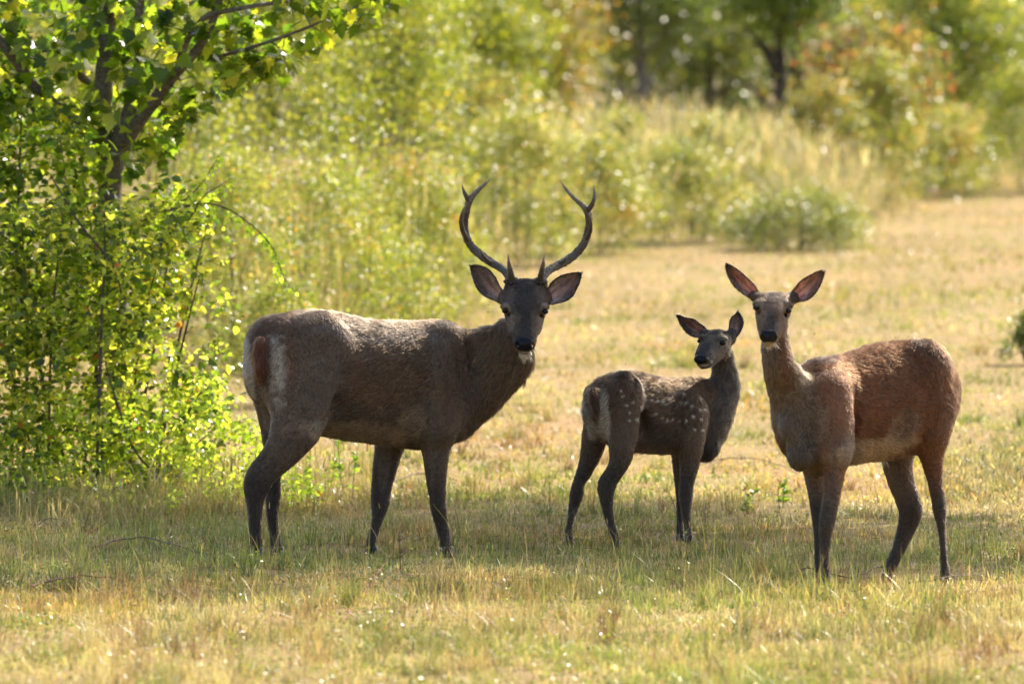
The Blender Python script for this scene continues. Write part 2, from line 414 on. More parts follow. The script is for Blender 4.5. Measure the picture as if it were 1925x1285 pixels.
    P0 = P - n_ * .001; P1 = P + (f_ * .5 + n_ * lift[:, None] * 1.1) * L[:, None] * .5; P2 = P + (f_ + n_ * lift[:, None]) * L[:, None]
    nn = len(P); cu = bpy.data.hair_curves.new('fur'); cu.add_curves([3] * nn)
    pos = np.stack([P0, P1, P2], 1) - R0
    cu.attributes['position'].data.foreach_set('vector', pos.astype(np.float32).ravel())
    ra = cu.attributes.get('radius') or cu.attributes.new('radius', 'FLOAT', 'POINT')
    rr = np.tile(np.array([.0008, .0007, .00012]), nn).astype(np.float32); ra.data.foreach_set('value', rr)
    var = .35 + 1.5 * rng.random(nn) ** 1.4; var *= .75 + .5 * fnoise(P[:, 0] * 90, P[:, 2] * 90 + P[:, 1] * 40, 1.0, 8); c0 = (np.clip(c_, 0, 1) ** 1.25 * .72) * var[:, None] * np.array([1.08, 1.0, .9])
    grey = rng.random(nn) < .06; c0[grey] = c0[grey] * .7 + np.array([.16, .14, .12]) * .5
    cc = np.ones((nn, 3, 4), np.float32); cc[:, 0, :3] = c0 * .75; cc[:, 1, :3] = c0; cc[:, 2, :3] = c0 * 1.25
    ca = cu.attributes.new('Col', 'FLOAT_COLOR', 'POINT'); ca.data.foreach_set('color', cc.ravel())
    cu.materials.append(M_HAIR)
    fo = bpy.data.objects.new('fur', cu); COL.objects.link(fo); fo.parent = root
    if beard is not None:   # long stray hairs
        mb = MB()
        for (x, y, Y, sx, sy, num, dx, dy, ln, colr) in beard:
            for _ in range(num):
                p0 = PX(x + rng.normal(0, sx), y + rng.normal(0, sy), Y); p1 = p0 + np.array([dx + rng.normal(0, .35), -.2 + rng.normal(0, .2), dy + rng.normal(0, .25)]) * ln * rng.uniform(.5, 1.1)
                p1m = (p0 + p1) / 2 + rng.normal(0, .002, 3); mb.tube([p0 - R0, p1m - R0, p1 - R0], [.0006, .0005, .00015], 3, colr)
        mb.build('whiskers', M_HAIR, root)['kind'] = 'stuff'
    for (x, y, Y, r) in eyes:
        c = PX(x, y, Y) - R0; u, v = np.meshgrid(np.linspace(0, math.pi, 9), np.linspace(0, 2 * math.pi, 13)[:-1], indexing='ij')
        S = np.stack([np.sin(u) * np.cos(v), np.sin(u) * np.sin(v), np.cos(u) * .85], -1).reshape(-1, 3) * r + c
        i = np.arange(8)[:, None] * 12; j = np.arange(12)[None]; kx = (j + 1) % 12
        obj('eye', make_mesh('eye', S, np.stack([i + j, i + 12 + j, i + 12 + kx, i + kx], -1).reshape(-1, 4), None, True), M_EYE, root)
    for (x, y, Y, w, h, lean) in hooves:   # a cloven hoof: two toes
        mb = MB()
        for s in (-1, 1):
            c = PX(x, y, Y) - R0 + np.array([s * w * .27, 0, 0]); lev = np.array([0, .35, .7, 1.]); sec = []
            for t in lev:
                ww, dd = w * .26 * (1 - .25 * t), w * .55 * (1 - .35 * t); a_ = np.arange(10) / 10 * 2 * math.pi
                sec.append(np.stack([c[0] + lean * h * t + np.cos(a_) * ww, c[1] - .25 * w * (1 - t) + np.sin(a_) * dd, np.full(10, c[2] + h * t)], -1))
            i = np.arange(3)[:, None] * 10; j = np.arange(10)[None]; kx = (j + 1) % 10
            Vh = np.concatenate(sec); Fh = np.stack([i + j, i + kx, i + 10 + kx, i + 10 + j], -1).reshape(-1, 4)
            nb = len(Vh); Vh = np.vstack([Vh, sec[0].mean(0), sec[-1].mean(0)])
            F3 = [[(a + 1) % 10, a, nb] for a in range(10)] + [[30 + a, 30 + (a + 1) % 10, nb + 1] for a in range(10)]
            mb.add(Vh, F3, Fh, (.02, .017, .015))
        mb.build('hoof', M_HOOF, root)
    tag(root, label, 'deer'); return root, R0

# =================================================================== the stag
COAT = (.18, .124, .082); LEG = (.08, .06, .045); BELLY = (.46, .34, .22); DARK = (.045, .04, .038)
rng = np.random.default_rng(11)
S_torso = chain([(512, 592, 507, 765, 39.8, .13), (548, 582, 560, 795, 39.85, .17), (600, 582, 598, 812, 39.9, .195), (632, 589, 632, 822, 39.94, .205),
    (665, 597, 665, 829, 39.98, .21), (741, 602, 730, 838, 40.07, .205), (795, 602, 788, 846, 40.15, .18), (830, 609, 826, 840, 40.2, .15), (862, 625, 852, 815, 40.25, .11)],
    k=.04, col=COAT, flow=-1, down=.5, hair=.02)
S = [S_torso,
 # neck, head, muzzle
 chain([(850, 622, 835, 830, 40.2, .12), (880, 624, 872, 802, 40.18, .11), (908, 613, 915, 768, 40.14, .095), (932, 603, 958, 735, 40.1, .085), (947, 596, 975, 706, 40.08, .065), (952, 588, 980, 684, 40.06, .055), (958, 578, 982, 655, 40.04, .045)],
    k=.045, col=(.25, .17, .105), flow=-1, down=.7, hair=.03),
 chain([(954, 541, 1023, 541, 39.98, .07), (949, 556, 1027, 556, 39.95, .085), (947, 574, 1027, 574, 39.92, .092), (948, 588, 1025, 590, 39.9, .088), (953, 606, 1019, 608, 39.87, .075), (960, 622, 1012, 624, 39.84, .06), (965, 640, 1008, 640, 39.81, .05), (968, 652, 1006, 652, 39.79, .04)],
    cap=.35, k=.02, col=(.14, .105, .078), flow=-1, down=0, hair=.007, sub=4),
 chain([(972, 664, 1002, 664, 39.83, .025), (974, 670, 996, 670, 39.83, .02)], k=.012, col=(.75, .66, .52), hair=.009, down=1),
 ball(1000, 612, 39.9, .045, .06, .055, col=(.17, .145, .12), k=.02, hair=.006), ball(968, 612, 39.9, .038, .06, .055, col=(.2, .17, .14), k=.02, hair=.006),
 ball(987, 646, 39.75, .045, .028, .036, col=(.012, .012, .014), k=.012, hair=.0),      # nose pad
 ball(975, 638, 39.765, .015, .02, .012, col=(.012, .012, .014), k=.008, hair=.0), ball(1000, 638, 39.765, .015, .02, .012, col=(.012, .012, .014), k=.008, hair=.0),
 ball(972.5, 647, 39.742, .0085, .016, .011, 30, carve=True, k=.006), ball(1003, 647, 39.742, .0085, .016, .011, -30, carve=True, k=.006),
 ball(952, 574, 39.88, .03, .04, .018, 20, col=(.13, .11, .095), k=.015, hair=.006), ball(1022, 574, 39.88, .03, .04, .018, -20, col=(.13, .11, .095), k=.015, hair=.006),   # brows
 ball(956, 592, 39.86, .014, .03, .009, 50, carve=True, k=.012), ball(1017, 594, 39.86, .014, .03, .009, -50, carve=True, k=.012),
 ball(964, 536, 39.97, .034, .035, .04, 10, col=(.05, .045, .042), k=.02, hair=.012), ball(1014, 536, 39.97, .034, .035, .04, -10, col=(.05, .045, .042), k=.02, hair=.012),  # pedicles
 ball(947, 560, 39.98, .026, .03, .034, col=(.2, .155, .12), k=.03, hair=.008), ball(1027, 560, 39.98, .026, .03, .034, col=(.2, .155, .12), k=.03, hair=.008),  # ear roots
 # chest
 chain([(845, 690, 925, 740, 40.12, .09), (835, 760, 893, 790, 40.15, .11), (800, 800, 866, 806, 40.16, .11)], k=.05, col=(.16, .12, .09), down=1, hair=.02),
 # shoulder blade and near fore leg
 *leg([(808, 620, 868, 660, 40.12, .1), (795, 690, 870, 712, 40.06, .1), (785, 755, 866, 775, 40.04, .09), (783, 801, 856, 811, 40.04, .075), (791, 834, 848, 834, 40.05, .055), (797, 876, 842, 870, 40.06, .045), (803, 915, 838, 910, 40.07, .038), (808, 936, 838, 936, 40.07, .036), (810, 955, 839, 955, 40.07, .034), (816, 978, 841, 976, 40.08, .028), (822, 1002, 845, 1000, 40.08, .025), (826, 1020, 848, 1018, 40.08, .027), (829, 1034, 851, 1030, 40.07, .027)], .08, 4,
    k=.04, col=LEG, hair=.009, down=.3),
 # far fore leg
 chain([(715, 770, 780, 800, 40.28, .07), (706, 822, 762, 838, 40.3, .06), (704, 850, 754, 856, 40.3, .05), (700, 880, 745, 888, 40.3, .042), (698, 918, 736, 918, 40.3, .036), (697, 945, 733, 945, 40.29, .034), (699, 972, 722, 972, 40.28, .028), (694, 998, 712, 1002, 40.27, .024), (689, 1018, 707, 1020, 40.26, .025), (686, 1032, 706, 1032, 40.25, .025)],
    k=.03, col=(.1, .08, .065), hair=.009, down=.3),
 # haunch and near hind leg
 *leg([(512, 640, 622, 625, 39.76, .1), (506, 700, 632, 735, 39.73, .1), (511, 760, 618, 790, 39.7, .09), (510, 805, 598, 815, 39.68, .08), (500, 835, 572, 846, 39.66, .062), (484, 860, 542, 876, 39.65, .048), (464, 884, 514, 904, 39.64, .042), (460, 905, 503, 928, 39.64, .04), (464, 935, 495, 948, 39.64, .035), (467, 965, 493, 970, 39.64, .032), (468, 1000, 491, 1000, 39.64, .029), (467, 1022, 493, 1022, 39.64, .031), (467, 1036, 496, 1036, 39.63, .031)], .08, 4,
    k=.035, col=LEG, hair=.012, down=.3),
 # far buttock and hind leg
 chain([(460, 660, 540, 650, 39.86, .09), (464, 705, 545, 700, 39.9, .09), (474, 742, 545, 745, 39.93, .08), (486, 778, 545, 790, 39.95, .07), (495, 825, 545, 838, 39.97, .055), (502, 862, 540, 868, 39.98, .045), (503, 890, 528, 893, 39.98, .036), (500, 915, 528, 916, 39.98, .034), (499, 938, 527, 936, 39.98, .03), (501, 970, 523, 968, 39.98, .027), (506, 1000, 525, 998, 39.98, .025), (509, 1020, 528, 1018, 39.97, .027), (510, 1032, 531, 1030, 39.96, .027)],
    k=.03, col=(.075, .06, .05), hair=.012, down=.3),
 ball(502, 642, 39.82, .085, .1, .1, col=COAT, k=.06, hair=.018),
 chain([(478, 640, 503, 640, 39.66, .03), (474, 665, 503, 665, 39.645, .03), (478, 690, 502, 692, 39.65, .025), (488, 712, 498, 714, 39.66, .012)], k=.015, col=(.2, .075, .035), down=.8, hair=.035),   # tail
 ball(618, 640, 39.78, .09, .07, .13, 25, col=COAT, k=.08, hair=.015),   # hip
 ball(640, 775, 39.73, .03, .03, .08, 25, carve=True, k=.06),   # flank hollow
 ball(866, 690, 40.0, .012, .025, .1, 12, carve=True, k=.04),  # behind the shoulder line on the neck
]
WHT = (.62, .54, .43)
S_paint = [
 (520, 685, 24, 92, -5, WHT, .9, {'wob': .45, 'ns': 9, 'f0': -.9, 'in': .15}), (467, 690, 12, 85, -8, WHT, .8, {'wob': .2, 'f0': -.9, 'ns': 14}), (500, 770, 12, 60, -8, (.3, .24, .18), .8, {'f0': -.9}),
 (549, 690, 18, 100, -3, (.26, .13, .07), .6, {'wob': .4, 'in': .1}), (490, 668, 13, 50, -6, (.2, .085, .04), .9, {'wob': .2, 'f0': -.9}), (520, 605, 50, 18, -28, (.16, .08, .045), .6, {}),
 (660, 815, 130, 26, 4, BELLY, .75, {'wob': .3, 'ns': 20}), (770, 800, 30, 45, 20, BELLY, .5, {}), (600, 800, 18, 12, 0, (.3, .26, .2), .7, {}),
 (720, 602, 260, 9, 2, (.08, .06, .048), .5, {'f0': -3}), (905, 612, 60, 9, -12, DARK, .7, {'f0': -3}), (740, 720, 110, 50, 5, (.22, .125, .07), .7, {'wob': .5, 'ns': 30}), (860, 710, 30, 90, 10, (.13, .07, .045), .55, {'wob': .4}),
 (724, 870, 14, 60, 5, (.24, .19, .14), .7, {}), (812, 860, 9, 70, 0, (.22, .17, .125), .5, {}), (600, 720, 60, 70, 20, (.2, .15, .11), .5, {'wob': .5, 'ns': 22}), (700, 625, 130, 22, 4, (.24, .2, .17), .5, {'wob': .6, 'ns': 14}),  # last patch: back sheen put into the coat colour as paler grey
 (988, 566, 28, 32, 0, (.055, .045, .04), .85, {'wob': .15}), (988, 612, 14, 30, 0, (.05, .043, .038), .8, {}), (988, 536, 26, 16, 0, (.035, .03, .028), .7, {}),
 (951, 580, 9, 13, 0, (.34, .26, .19), .9, {}), (1023, 580, 9, 13, 0, (.34, .26, .19), .9, {}), (960, 608, 9, 20, 8, (.27, .205, .15), .8, {}), (1014, 610, 7, 18, -8, (.24, .18, .135), .7, {}),
 (987, 647, 21, 14, 0, (.012, .012, .015), 1, {'wet': 1, 'wob': .05, 'in': .8}), (986, 668, 15, 7, 0, (.8, .7, .56), .9, {'wob': .1}),
 (987, 664, 9, 1.6, 0, (.01, .008, .008), .9, {'wob': 0}),
 (947.5, 584.5, 5.5, 5, 20, (.015, .012, .01), .9, {'wob': 0, 'f0': -1}), (1026, 586, 6, 5, -20, (.015, .012, .01), .9, {'wob': 0, 'f0': -1}),
]
S_ears = [dict(g=([(950, 552), (941, 539), (933, 523), (921, 507), (908, 500), (897, 497.5), (888, 497), (884, 499)], [(950, 572), (941, 572), (932, 566), (917, 561), (903, 551), (893, 536), (886, 514), (884, 500)], 39.97, 39.95, .05)),
          dict(g=([(1024, 552), (1030, 540), (1037, 529), (1053, 518), (1070, 513), (1082, 511.5), (1090, 511), (1093.5, 513)], [(1024, 570), (1034, 573), (1045, 571), (1060, 568), (1074, 560), (1085, 543), (1092, 526), (1094, 514)], 39.97, 39.95, .05))]
for e in S_ears: e['c'] = dict(inner=(.4, .33, .28), outer=(.16, .12, .09), rim=(.05, .04, .035))
def leg_tint(L_, near, far):
    for p in L_:
        if 'a' not in p: continue
        if p.get('leg') == 'up': p['col'] = np.array(near(p), float); p.pop('c0')
        elif p.get('leg') == 'low': p['c0'] = near(p)
        elif len(p['a']) > 15 and p['a'][-1, 2] < .25: p['c0'] = far(p)
leg_tint(S, lambda p: COAT, lambda p: tuple(.8 * c for c in COAT))
stag, R0 = make_deer('red_deer_stag', 'antlered stag standing by the leafy shrub, head turned to face the camera', S, S_paint, S_ears,
    [(949, 584, 39.85, .0145), (1025.5, 585.5, 39.85, .0145)],
    [(482, 1052, 39.6, .07, .055, .0), (521, 1047, 39.93, .065, .05, 0), (697, 1046, 40.22, .062, .05, .1), (841, 1048, 40.04, .065, .055, -.05)],
    .0075, rng, 120000, beard=[(997, 672, 39.82, 5, 2, 12, .4, -.8, .022, (.6, .5, .36)), (985, 677, 39.82, 7, 1, 9, .1, -1, .018, (.5, .42, .3)), (1006, 655, 39.8, 3, 5, 10, 1, -.3, .04, (.5, .42, .3))])
def antler(beam, tines, parent, R0, rng):
    mb = MB()
    def limb(pts, col0, col1):
        A = spline(np.array([[*PX(x, y, Y), r / FPX * Y] for x, y, Y, r in pts]), 7)
        n = len(A); t = np.linspace(0, 1, n)[:, None]; C = np.array(col0) * (1 - t ** 3) + np.array(col1) * t ** 3
        mb.tube(A[:, :3] - R0, A[:, 3] * (1 + .05 * np.sin(np.arange(n) * 2.1)), 11, C * (.8 + .4 * rng.random((n, 1))), .22, rng)
    limb(beam, (.1, .08, .062), (.26, .23, .19))
    for t in tines: limb(t, (.085, .068, .052), (.32, .28, .23))
    x, y, Y, r = beam[0]; c = PX(x, y + 1, Y) - R0      # burr: a ring of knobs
    for k in range(12):
        a = k / 12 * 2 * math.pi; rr = (r + 2) / FPX * Y
        p = c + np.array([math.cos(a) * rr, math.sin(a) * rr, rng.uniform(-.004, .004)])
        mb.tube([p + [0, 0, -.007], p, p + [0, 0, .007]], [.004, .0095, .003], 6, (.06, .05, .04), .3, rng)
    return mb.build('antler', M_ANTLER, parent)
antler([(960, 529, 39.94, 9), (955, 517, 39.97, 8), (942, 504, 40.02, 7.5), (920, 491, 40.08, 7.5), (897, 474, 40.12, 8), (881, 455, 40.12, 7.5), (875, 435, 40.09, 7), (874, 415, 40.05, 6.5), (878, 395, 40.0, 6.5), (882, 378, 39.97, 7), (892, 365, 39.95, 5), (905, 352, 39.93, 3.5), (915, 343, 39.92, 2.2), (921.5, 337, 39.91, .4)],
       [[(882, 380, 39.97, 5), (876, 368, 39.95, 4.2), (871, 357, 39.94, 2.8), (868, 346, 39.93, .4)],
        [(878, 450, 40.1, 5), (869, 430, 40.03, 4.8), (867, 412, 39.97, 4), (871, 395, 39.93, 2.8), (877, 384, 39.91, .5)],
        [(963, 526, 39.93, 7), (960, 512, 39.88, 5.5), (957, 496, 39.84, 3.6), (955, 477, 39.81, .4)],
        [(922, 495, 40.06, 4.5), (911, 484, 40.0, 3.6), (905, 475, 39.97, 2.2), (903, 467, 39.95, .4)]], stag, R0, rng)
antler([(1016, 529, 39.94, 9), (1022, 519, 39.97, 8), (1033, 507, 40.02, 7.5), (1050, 498, 40.07, 8), (1068, 488, 40.11, 8.5), (1085, 474, 40.12, 8), (1099, 455, 40.1, 7.5), (1105, 434, 40.07, 7), (1107, 415, 40.03, 6.5), (1104, 398, 39.99, 7), (1096, 387, 39.97, 5.5), (1082, 375, 39.95, 4), (1066, 358, 39.93, 3), (1052, 338.5, 39.91, .4)],
       [[(1103, 396, 39.98, 5), (1111, 388, 39.96, 4.6), (1116, 376, 39.94, 3.6), (1117.5, 362, 39.93, 2.5), (1115.5, 348, 39.92, .4)],
        [(1104, 448, 40.07, 5), (1110, 430, 40.0, 4.2), (1110, 412, 39.95, 2.8), (1107, 399, 39.92, .4)],
        [(1016, 526, 39.93, 7), (1018, 512, 39.88, 5.5), (1021, 496, 39.84, 3.6), (1023, 479, 39.81, .4)],
        [(1056, 494, 40.05, 4), (1063, 487, 40.0, 2.5), (1068, 481, 39.98, .5)]], stag, R0, rng)

# =================================================================== the hind
rng = np.random.default_rng(12)
DC = (.205, .095, .045); DL = (.095, .072, .053)
D = [
 chain([(1500, 700, 1500, 868, 37.3, .11), (1530, 678, 1535, 884, 37.36, .15), (1563, 672, 1568, 879, 37.43, .175), (1603, 663, 1600, 872, 37.5, .19), (1640, 650, 1640, 868, 37.57, .2), (1672, 641, 1672, 862, 37.62, .2), (1710, 640, 1700, 845, 37.68, .19), (1742, 649, 1735, 825, 37.75, .15), (1766, 672, 1758, 800, 37.82, .095)],
    k=.04, col=DC, flow=1, down=.5, hair=.018),
 chain([(1434, 610, 1480, 606, 37.1, .055), (1431, 650, 1485, 648, 37.1, .06), (1434, 692, 1494, 678, 37.12, .07), (1443, 735, 1514, 705, 37.19, .078), (1455, 770, 1530, 750, 37.23, .09), (1469, 806, 1550, 798, 37.26, .1), (1488, 838, 1565, 834, 37.28, .1), (1508, 862, 1575, 860, 37.29, .085)],
    k=.075, col=(.22, .16, .105), flow=1, down=.3, hair=.017),
 # head
 chain([(1427, 564, 1485, 565, 36.97, .038), (1421, 573, 1487, 575, 36.95, .055), (1420, 584, 1485, 587, 36.92, .068), (1422, 600, 1479, 602, 36.89, .068), (1424, 614, 1473, 616, 36.86, .055), (1427, 626, 1466, 627, 36.84, .045), (1429, 636, 1461, 636, 36.82, .035)],
    cap=.35, k=.02, col=(.21, .14, .095), flow=-1, down=0, hair=.006, sub=4),
 ball(1456, 559, 36.98, .074, .06, .024, col=(.1, .075, .055), k=.02, hair=.008),
 ball(1466, 618, 36.9, .03, .05, .045, -20, col=(.2, .16, .12), k=.02, hair=.007),
 chain([(1433, 645, 1458, 645, 36.86, .022), (1437, 650, 1452, 650, 36.87, .016)], k=.012, col=(.75, .62, .42), hair=.01, down=1),
 ball(1445, 632, 36.785, .041, .028, .031, col=(.012, .012, .014), k=.012, hair=0.),
 ball(1436, 625, 36.78, .013, .017, .011, col=(.012, .012, .014), k=.008, hair=0.), ball(1455, 625, 36.78, .013, .017, .011, col=(.012, .012, .014), k=.008, hair=0.),
 ball(1433.5, 634, 36.76, .0075, .014, .009, 30, carve=True, k=.005), ball(1457, 634, 36.76, .0075, .014, .009, -30, carve=True, k=.005),
 ball(1425, 569, 36.92, .026, .035, .014, 20, col=(.14, .1, .075), k=.014, hair=.005), ball(1481, 571, 36.92, .026, .035, .014, -25, col=(.14, .1, .075), k=.014, hair=.005),
 ball(1427, 587, 36.88, .012, .028, .008, 55, carve=True, k=.012), ball(1476, 592, 36.88, .012, .028, .008, -55, carve=True, k=.012),
 ball(1420, 557, 37.0, .028, .028, .022, -20, col=(.1, .08, .065), k=.02, hair=.01), ball(1490, 560, 37.0, .028, .028, .026, 20, col=(.1, .08, .065), k=.02, hair=.01),
 # brisket point
 ball(1490, 812, 37.15, .045, .045, .08, 25, col=(.15, .115, .08), k=.05, hair=.018), ball(1505, 858, 37.15, .055, .06, .06, 0, col=(.16, .125, .09), k=.05, hair=.018),
 # near fore leg
 *leg([(1530, 745, 1600, 730, 37.26, .09), (1535, 800, 1606, 795, 37.22, .085), (1543, 845, 1603, 845, 37.2, .07), (1550, 880, 1591, 875, 37.2, .05), (1549, 910, 1584, 910, 37.19, .04), (1546, 945, 1577, 945, 37.18, .037), (1541, 972, 1571, 975, 37.17, .036), (1539, 995, 1565, 993, 37.17, .032), (1541, 1020, 1561, 1020, 37.17, .025), (1542, 1050, 1558, 1050, 37.17, .023), (1541, 1072, 1560, 1072, 37.16, .026), (1539, 1084, 1560, 1084, 37.15, .026)], .1, 3,
    k=.035, col=DL, hair=.008, down=.3),
 # far fore leg
 chain([(1495, 830, 1560, 840, 37.38, .07), (1507, 875, 1550, 875, 37.4, .05), (1516, 912, 1549, 912, 37.41, .04), (1522, 945, 1548, 945, 37.41, .036), (1526, 970, 1549, 970, 37.41, .034), (1529, 995, 1546, 995, 37.41, .028), (1531, 1030, 1543, 1030, 37.41, .023), (1531, 1060, 1543, 1060, 37.41, .023), (1530, 1080, 1545, 1080, 37.4, .025)],
    k=.03, col=(.075, .06, .05), hair=.008, down=.3),
 # near hind leg
 *leg([(1700, 700, 1784, 700, 37.68, .1), (1708, 760, 1793, 765, 37.66, .095), (1716, 815, 1784, 812, 37.64, .085), (1726, 845, 1776, 845, 37.64, .065), (1735, 875, 1773, 875, 37.65, .05), (1745, 910, 1772, 910, 37.66, .04), (1751, 938, 1777, 936, 37.67, .038), (1754, 958, 1779, 958, 37.67, .036), (1761, 985, 1778, 985, 37.67, .028), (1766, 1020, 1780, 1020, 37.66, .023), (1768, 1055, 1782, 1055, 37.66, .023), (1767, 1080, 1786, 1080, 37.65, .026), (1767, 1094, 1789, 1094, 37.64, .027)], .08, 3,
    k=.035, col=DL, hair=.01, down=.3),
 # far hind leg
 chain([(1660, 810, 1740, 800, 37.82, .09), (1657, 862, 1717, 850, 37.84, .07), (1667, 900, 1718, 895, 37.84, .052), (1680, 930, 1727, 930, 37.84, .043), (1689, 955, 1735, 955, 37.84, .038), (1690, 978, 1730, 972, 37.84, .034), (1684, 1005, 1716, 1004, 37.84, .027), (1677, 1030, 1703, 1032, 37.83, .023), (1667, 1055, 1689, 1060, 37.82, .022), (1660, 1076, 1680, 1078, 37.81, .025), (1657, 1088, 1679, 1088, 37.8, .026)],
    k=.03, col=(.1, .078, .06), hair=.01, down=.3),
 ball(1760, 735, 37.78, .085, .09, .12, 10, col=DC, k=.06, hair=.018),
 ball(1735, 690, 37.6, .11, .08, .12, -20, col=DC, k=.07, hair=.015),
 ball(1560, 755, 37.36, .07, .06, .15, 8, col=DC, k=.1, hair=.014),
 ball(1700, 805, 37.42, .03, .03, .07, -25, carve=True, k=.06), ball(1606, 790, 37.27, .012, .03, .09, -8, carve=True, k=.05),
]
D_paint = [
 (1640, 845, 90, 26, -12, (.48, .37, .25), .85, {'wob': .3, 'ns': 16}), (1702, 800, 30, 40, 30, (.32, .24, .18), .6, {}), (1600, 850, 20, 40, -10, (.24, .19, .15), .6, {}),
 (1600, 740, 90, 70, 0, (.3, .125, .06), .5, {'wob': .6, 'ns': 25}), (1800, 740, 16, 80, 12, (.15, .07, .035), .7, {'f0': -2}), (1760, 660, 60, 20, 35, (.1, .065, .045), .5, {'f0': -2, 'wob': .5}),
 (1545, 678, 45, 8, -5, (.07, .065, .065), .7, {'f0': -3}), (1500, 770, 60, 90, -20, (.25, .18, .115), .6, {'wob': .4, 'ns': 20}), (1478, 680, 14, 60, -8, (.2, .09, .045), .7, {}),
 (1565, 900, 8, 90, 4, (.13, .1, .08), .4, {}), (1690, 900, 12, 60, -14, (.14, .11, .085), .5, {}),
 (1451, 602, 15, 30, 3, (.075, .065, .06), .85, {'wob': .2, 'in': .3}), (1455, 560, 24, 13, 0, (.085, .062, .05), .8, {}),
 (1427, 573, 9, 10, 20, (.3, .21, .14), .8, {}), (1477, 577, 10, 10, -20, (.3, .21, .14), .8, {}), (1430, 608, 6, 18, 5, (.22, .175, .135), .6, {}), (1463, 618, 7, 14, -20, (.25, .22, .18), .5, {'wob': .5}),
 (1445, 632, 19, 13, 0, (.012, .012, .015), 1, {'wet': 1, 'wob': .05, 'in': .8}), (1445, 647, 14, 5, 0, (.5, .43, .3), .9, {'wob': .1}),
 (1420, 578, 6, 5, 20, (.015, .012, .01), .9, {'wob': 0, 'f0': -1}), (1483.5, 583.5, 6.5, 4.5, -20, (.015, .012, .01), .9, {'wob': 0, 'f0': -1}),
]
D_ears = [dict(g=([(1432, 556), (1425, 545), (1418, 534), (1408, 524), (1395, 512), (1383, 503), (1372, 496), (1366, 494.5)], [(1426, 566), (1416, 564), (1404, 558), (1390, 548), (1377, 536), (1368, 519), (1364, 504), (1365, 495)], 37.0, 36.97, .045)),
          dict(g=([(1482, 556), (1488, 548), (1501, 531), (1512, 522), (1525, 515), (1536, 509.5), (1544, 507.5), (1549, 510)], [(1488, 574), (1496, 569), (1512, 566), (1524, 561), (1534, 551), (1543, 536), (1548, 522), (1549.5, 511)], 37.0, 36.97, .045))]
for e in D_ears: e['c'] = dict(inner=(.46, .34, .28), outer=(.24, .14, .1), rim=(.03, .022, .018))
leg_tint(D, lambda p: (.25, .14, .08) if p['a'][0, 0] < 1.55 else DC, lambda p: (.2, .135, .09))
make_deer('red_deer_hind', 'antlerless reddish brown doe at the right facing the camera with ears spread', D, D_paint, D_ears,
    [(1421, 578, 36.88, .014), (1482.5, 583.5, 36.88, .014)],
    [(1550, 1100, 37.12, .06, .05, .0), (1537, 1094, 37.4, .055, .045, 0), (1667, 1101, 37.78, .06, .05, .2), (1779, 1108, 37.62, .062, .055, -.1)],
    .0075, rng, 110000, beard=[(1456, 646, 36.84, 5, 2, 20, .5, -.7, .024, (.75, .62, .42)), (1442, 652, 36.85, 6, 1, 9, .0, -1, .016, (.6, .5, .34)), (1655, 868, 37.6, 7, 1, 20, 0, -1, .03, (.5, .42, .3)), (1690, 640, 37.62, 18, 1, 40, .5, .8, .03, (.12, .07, .05))])

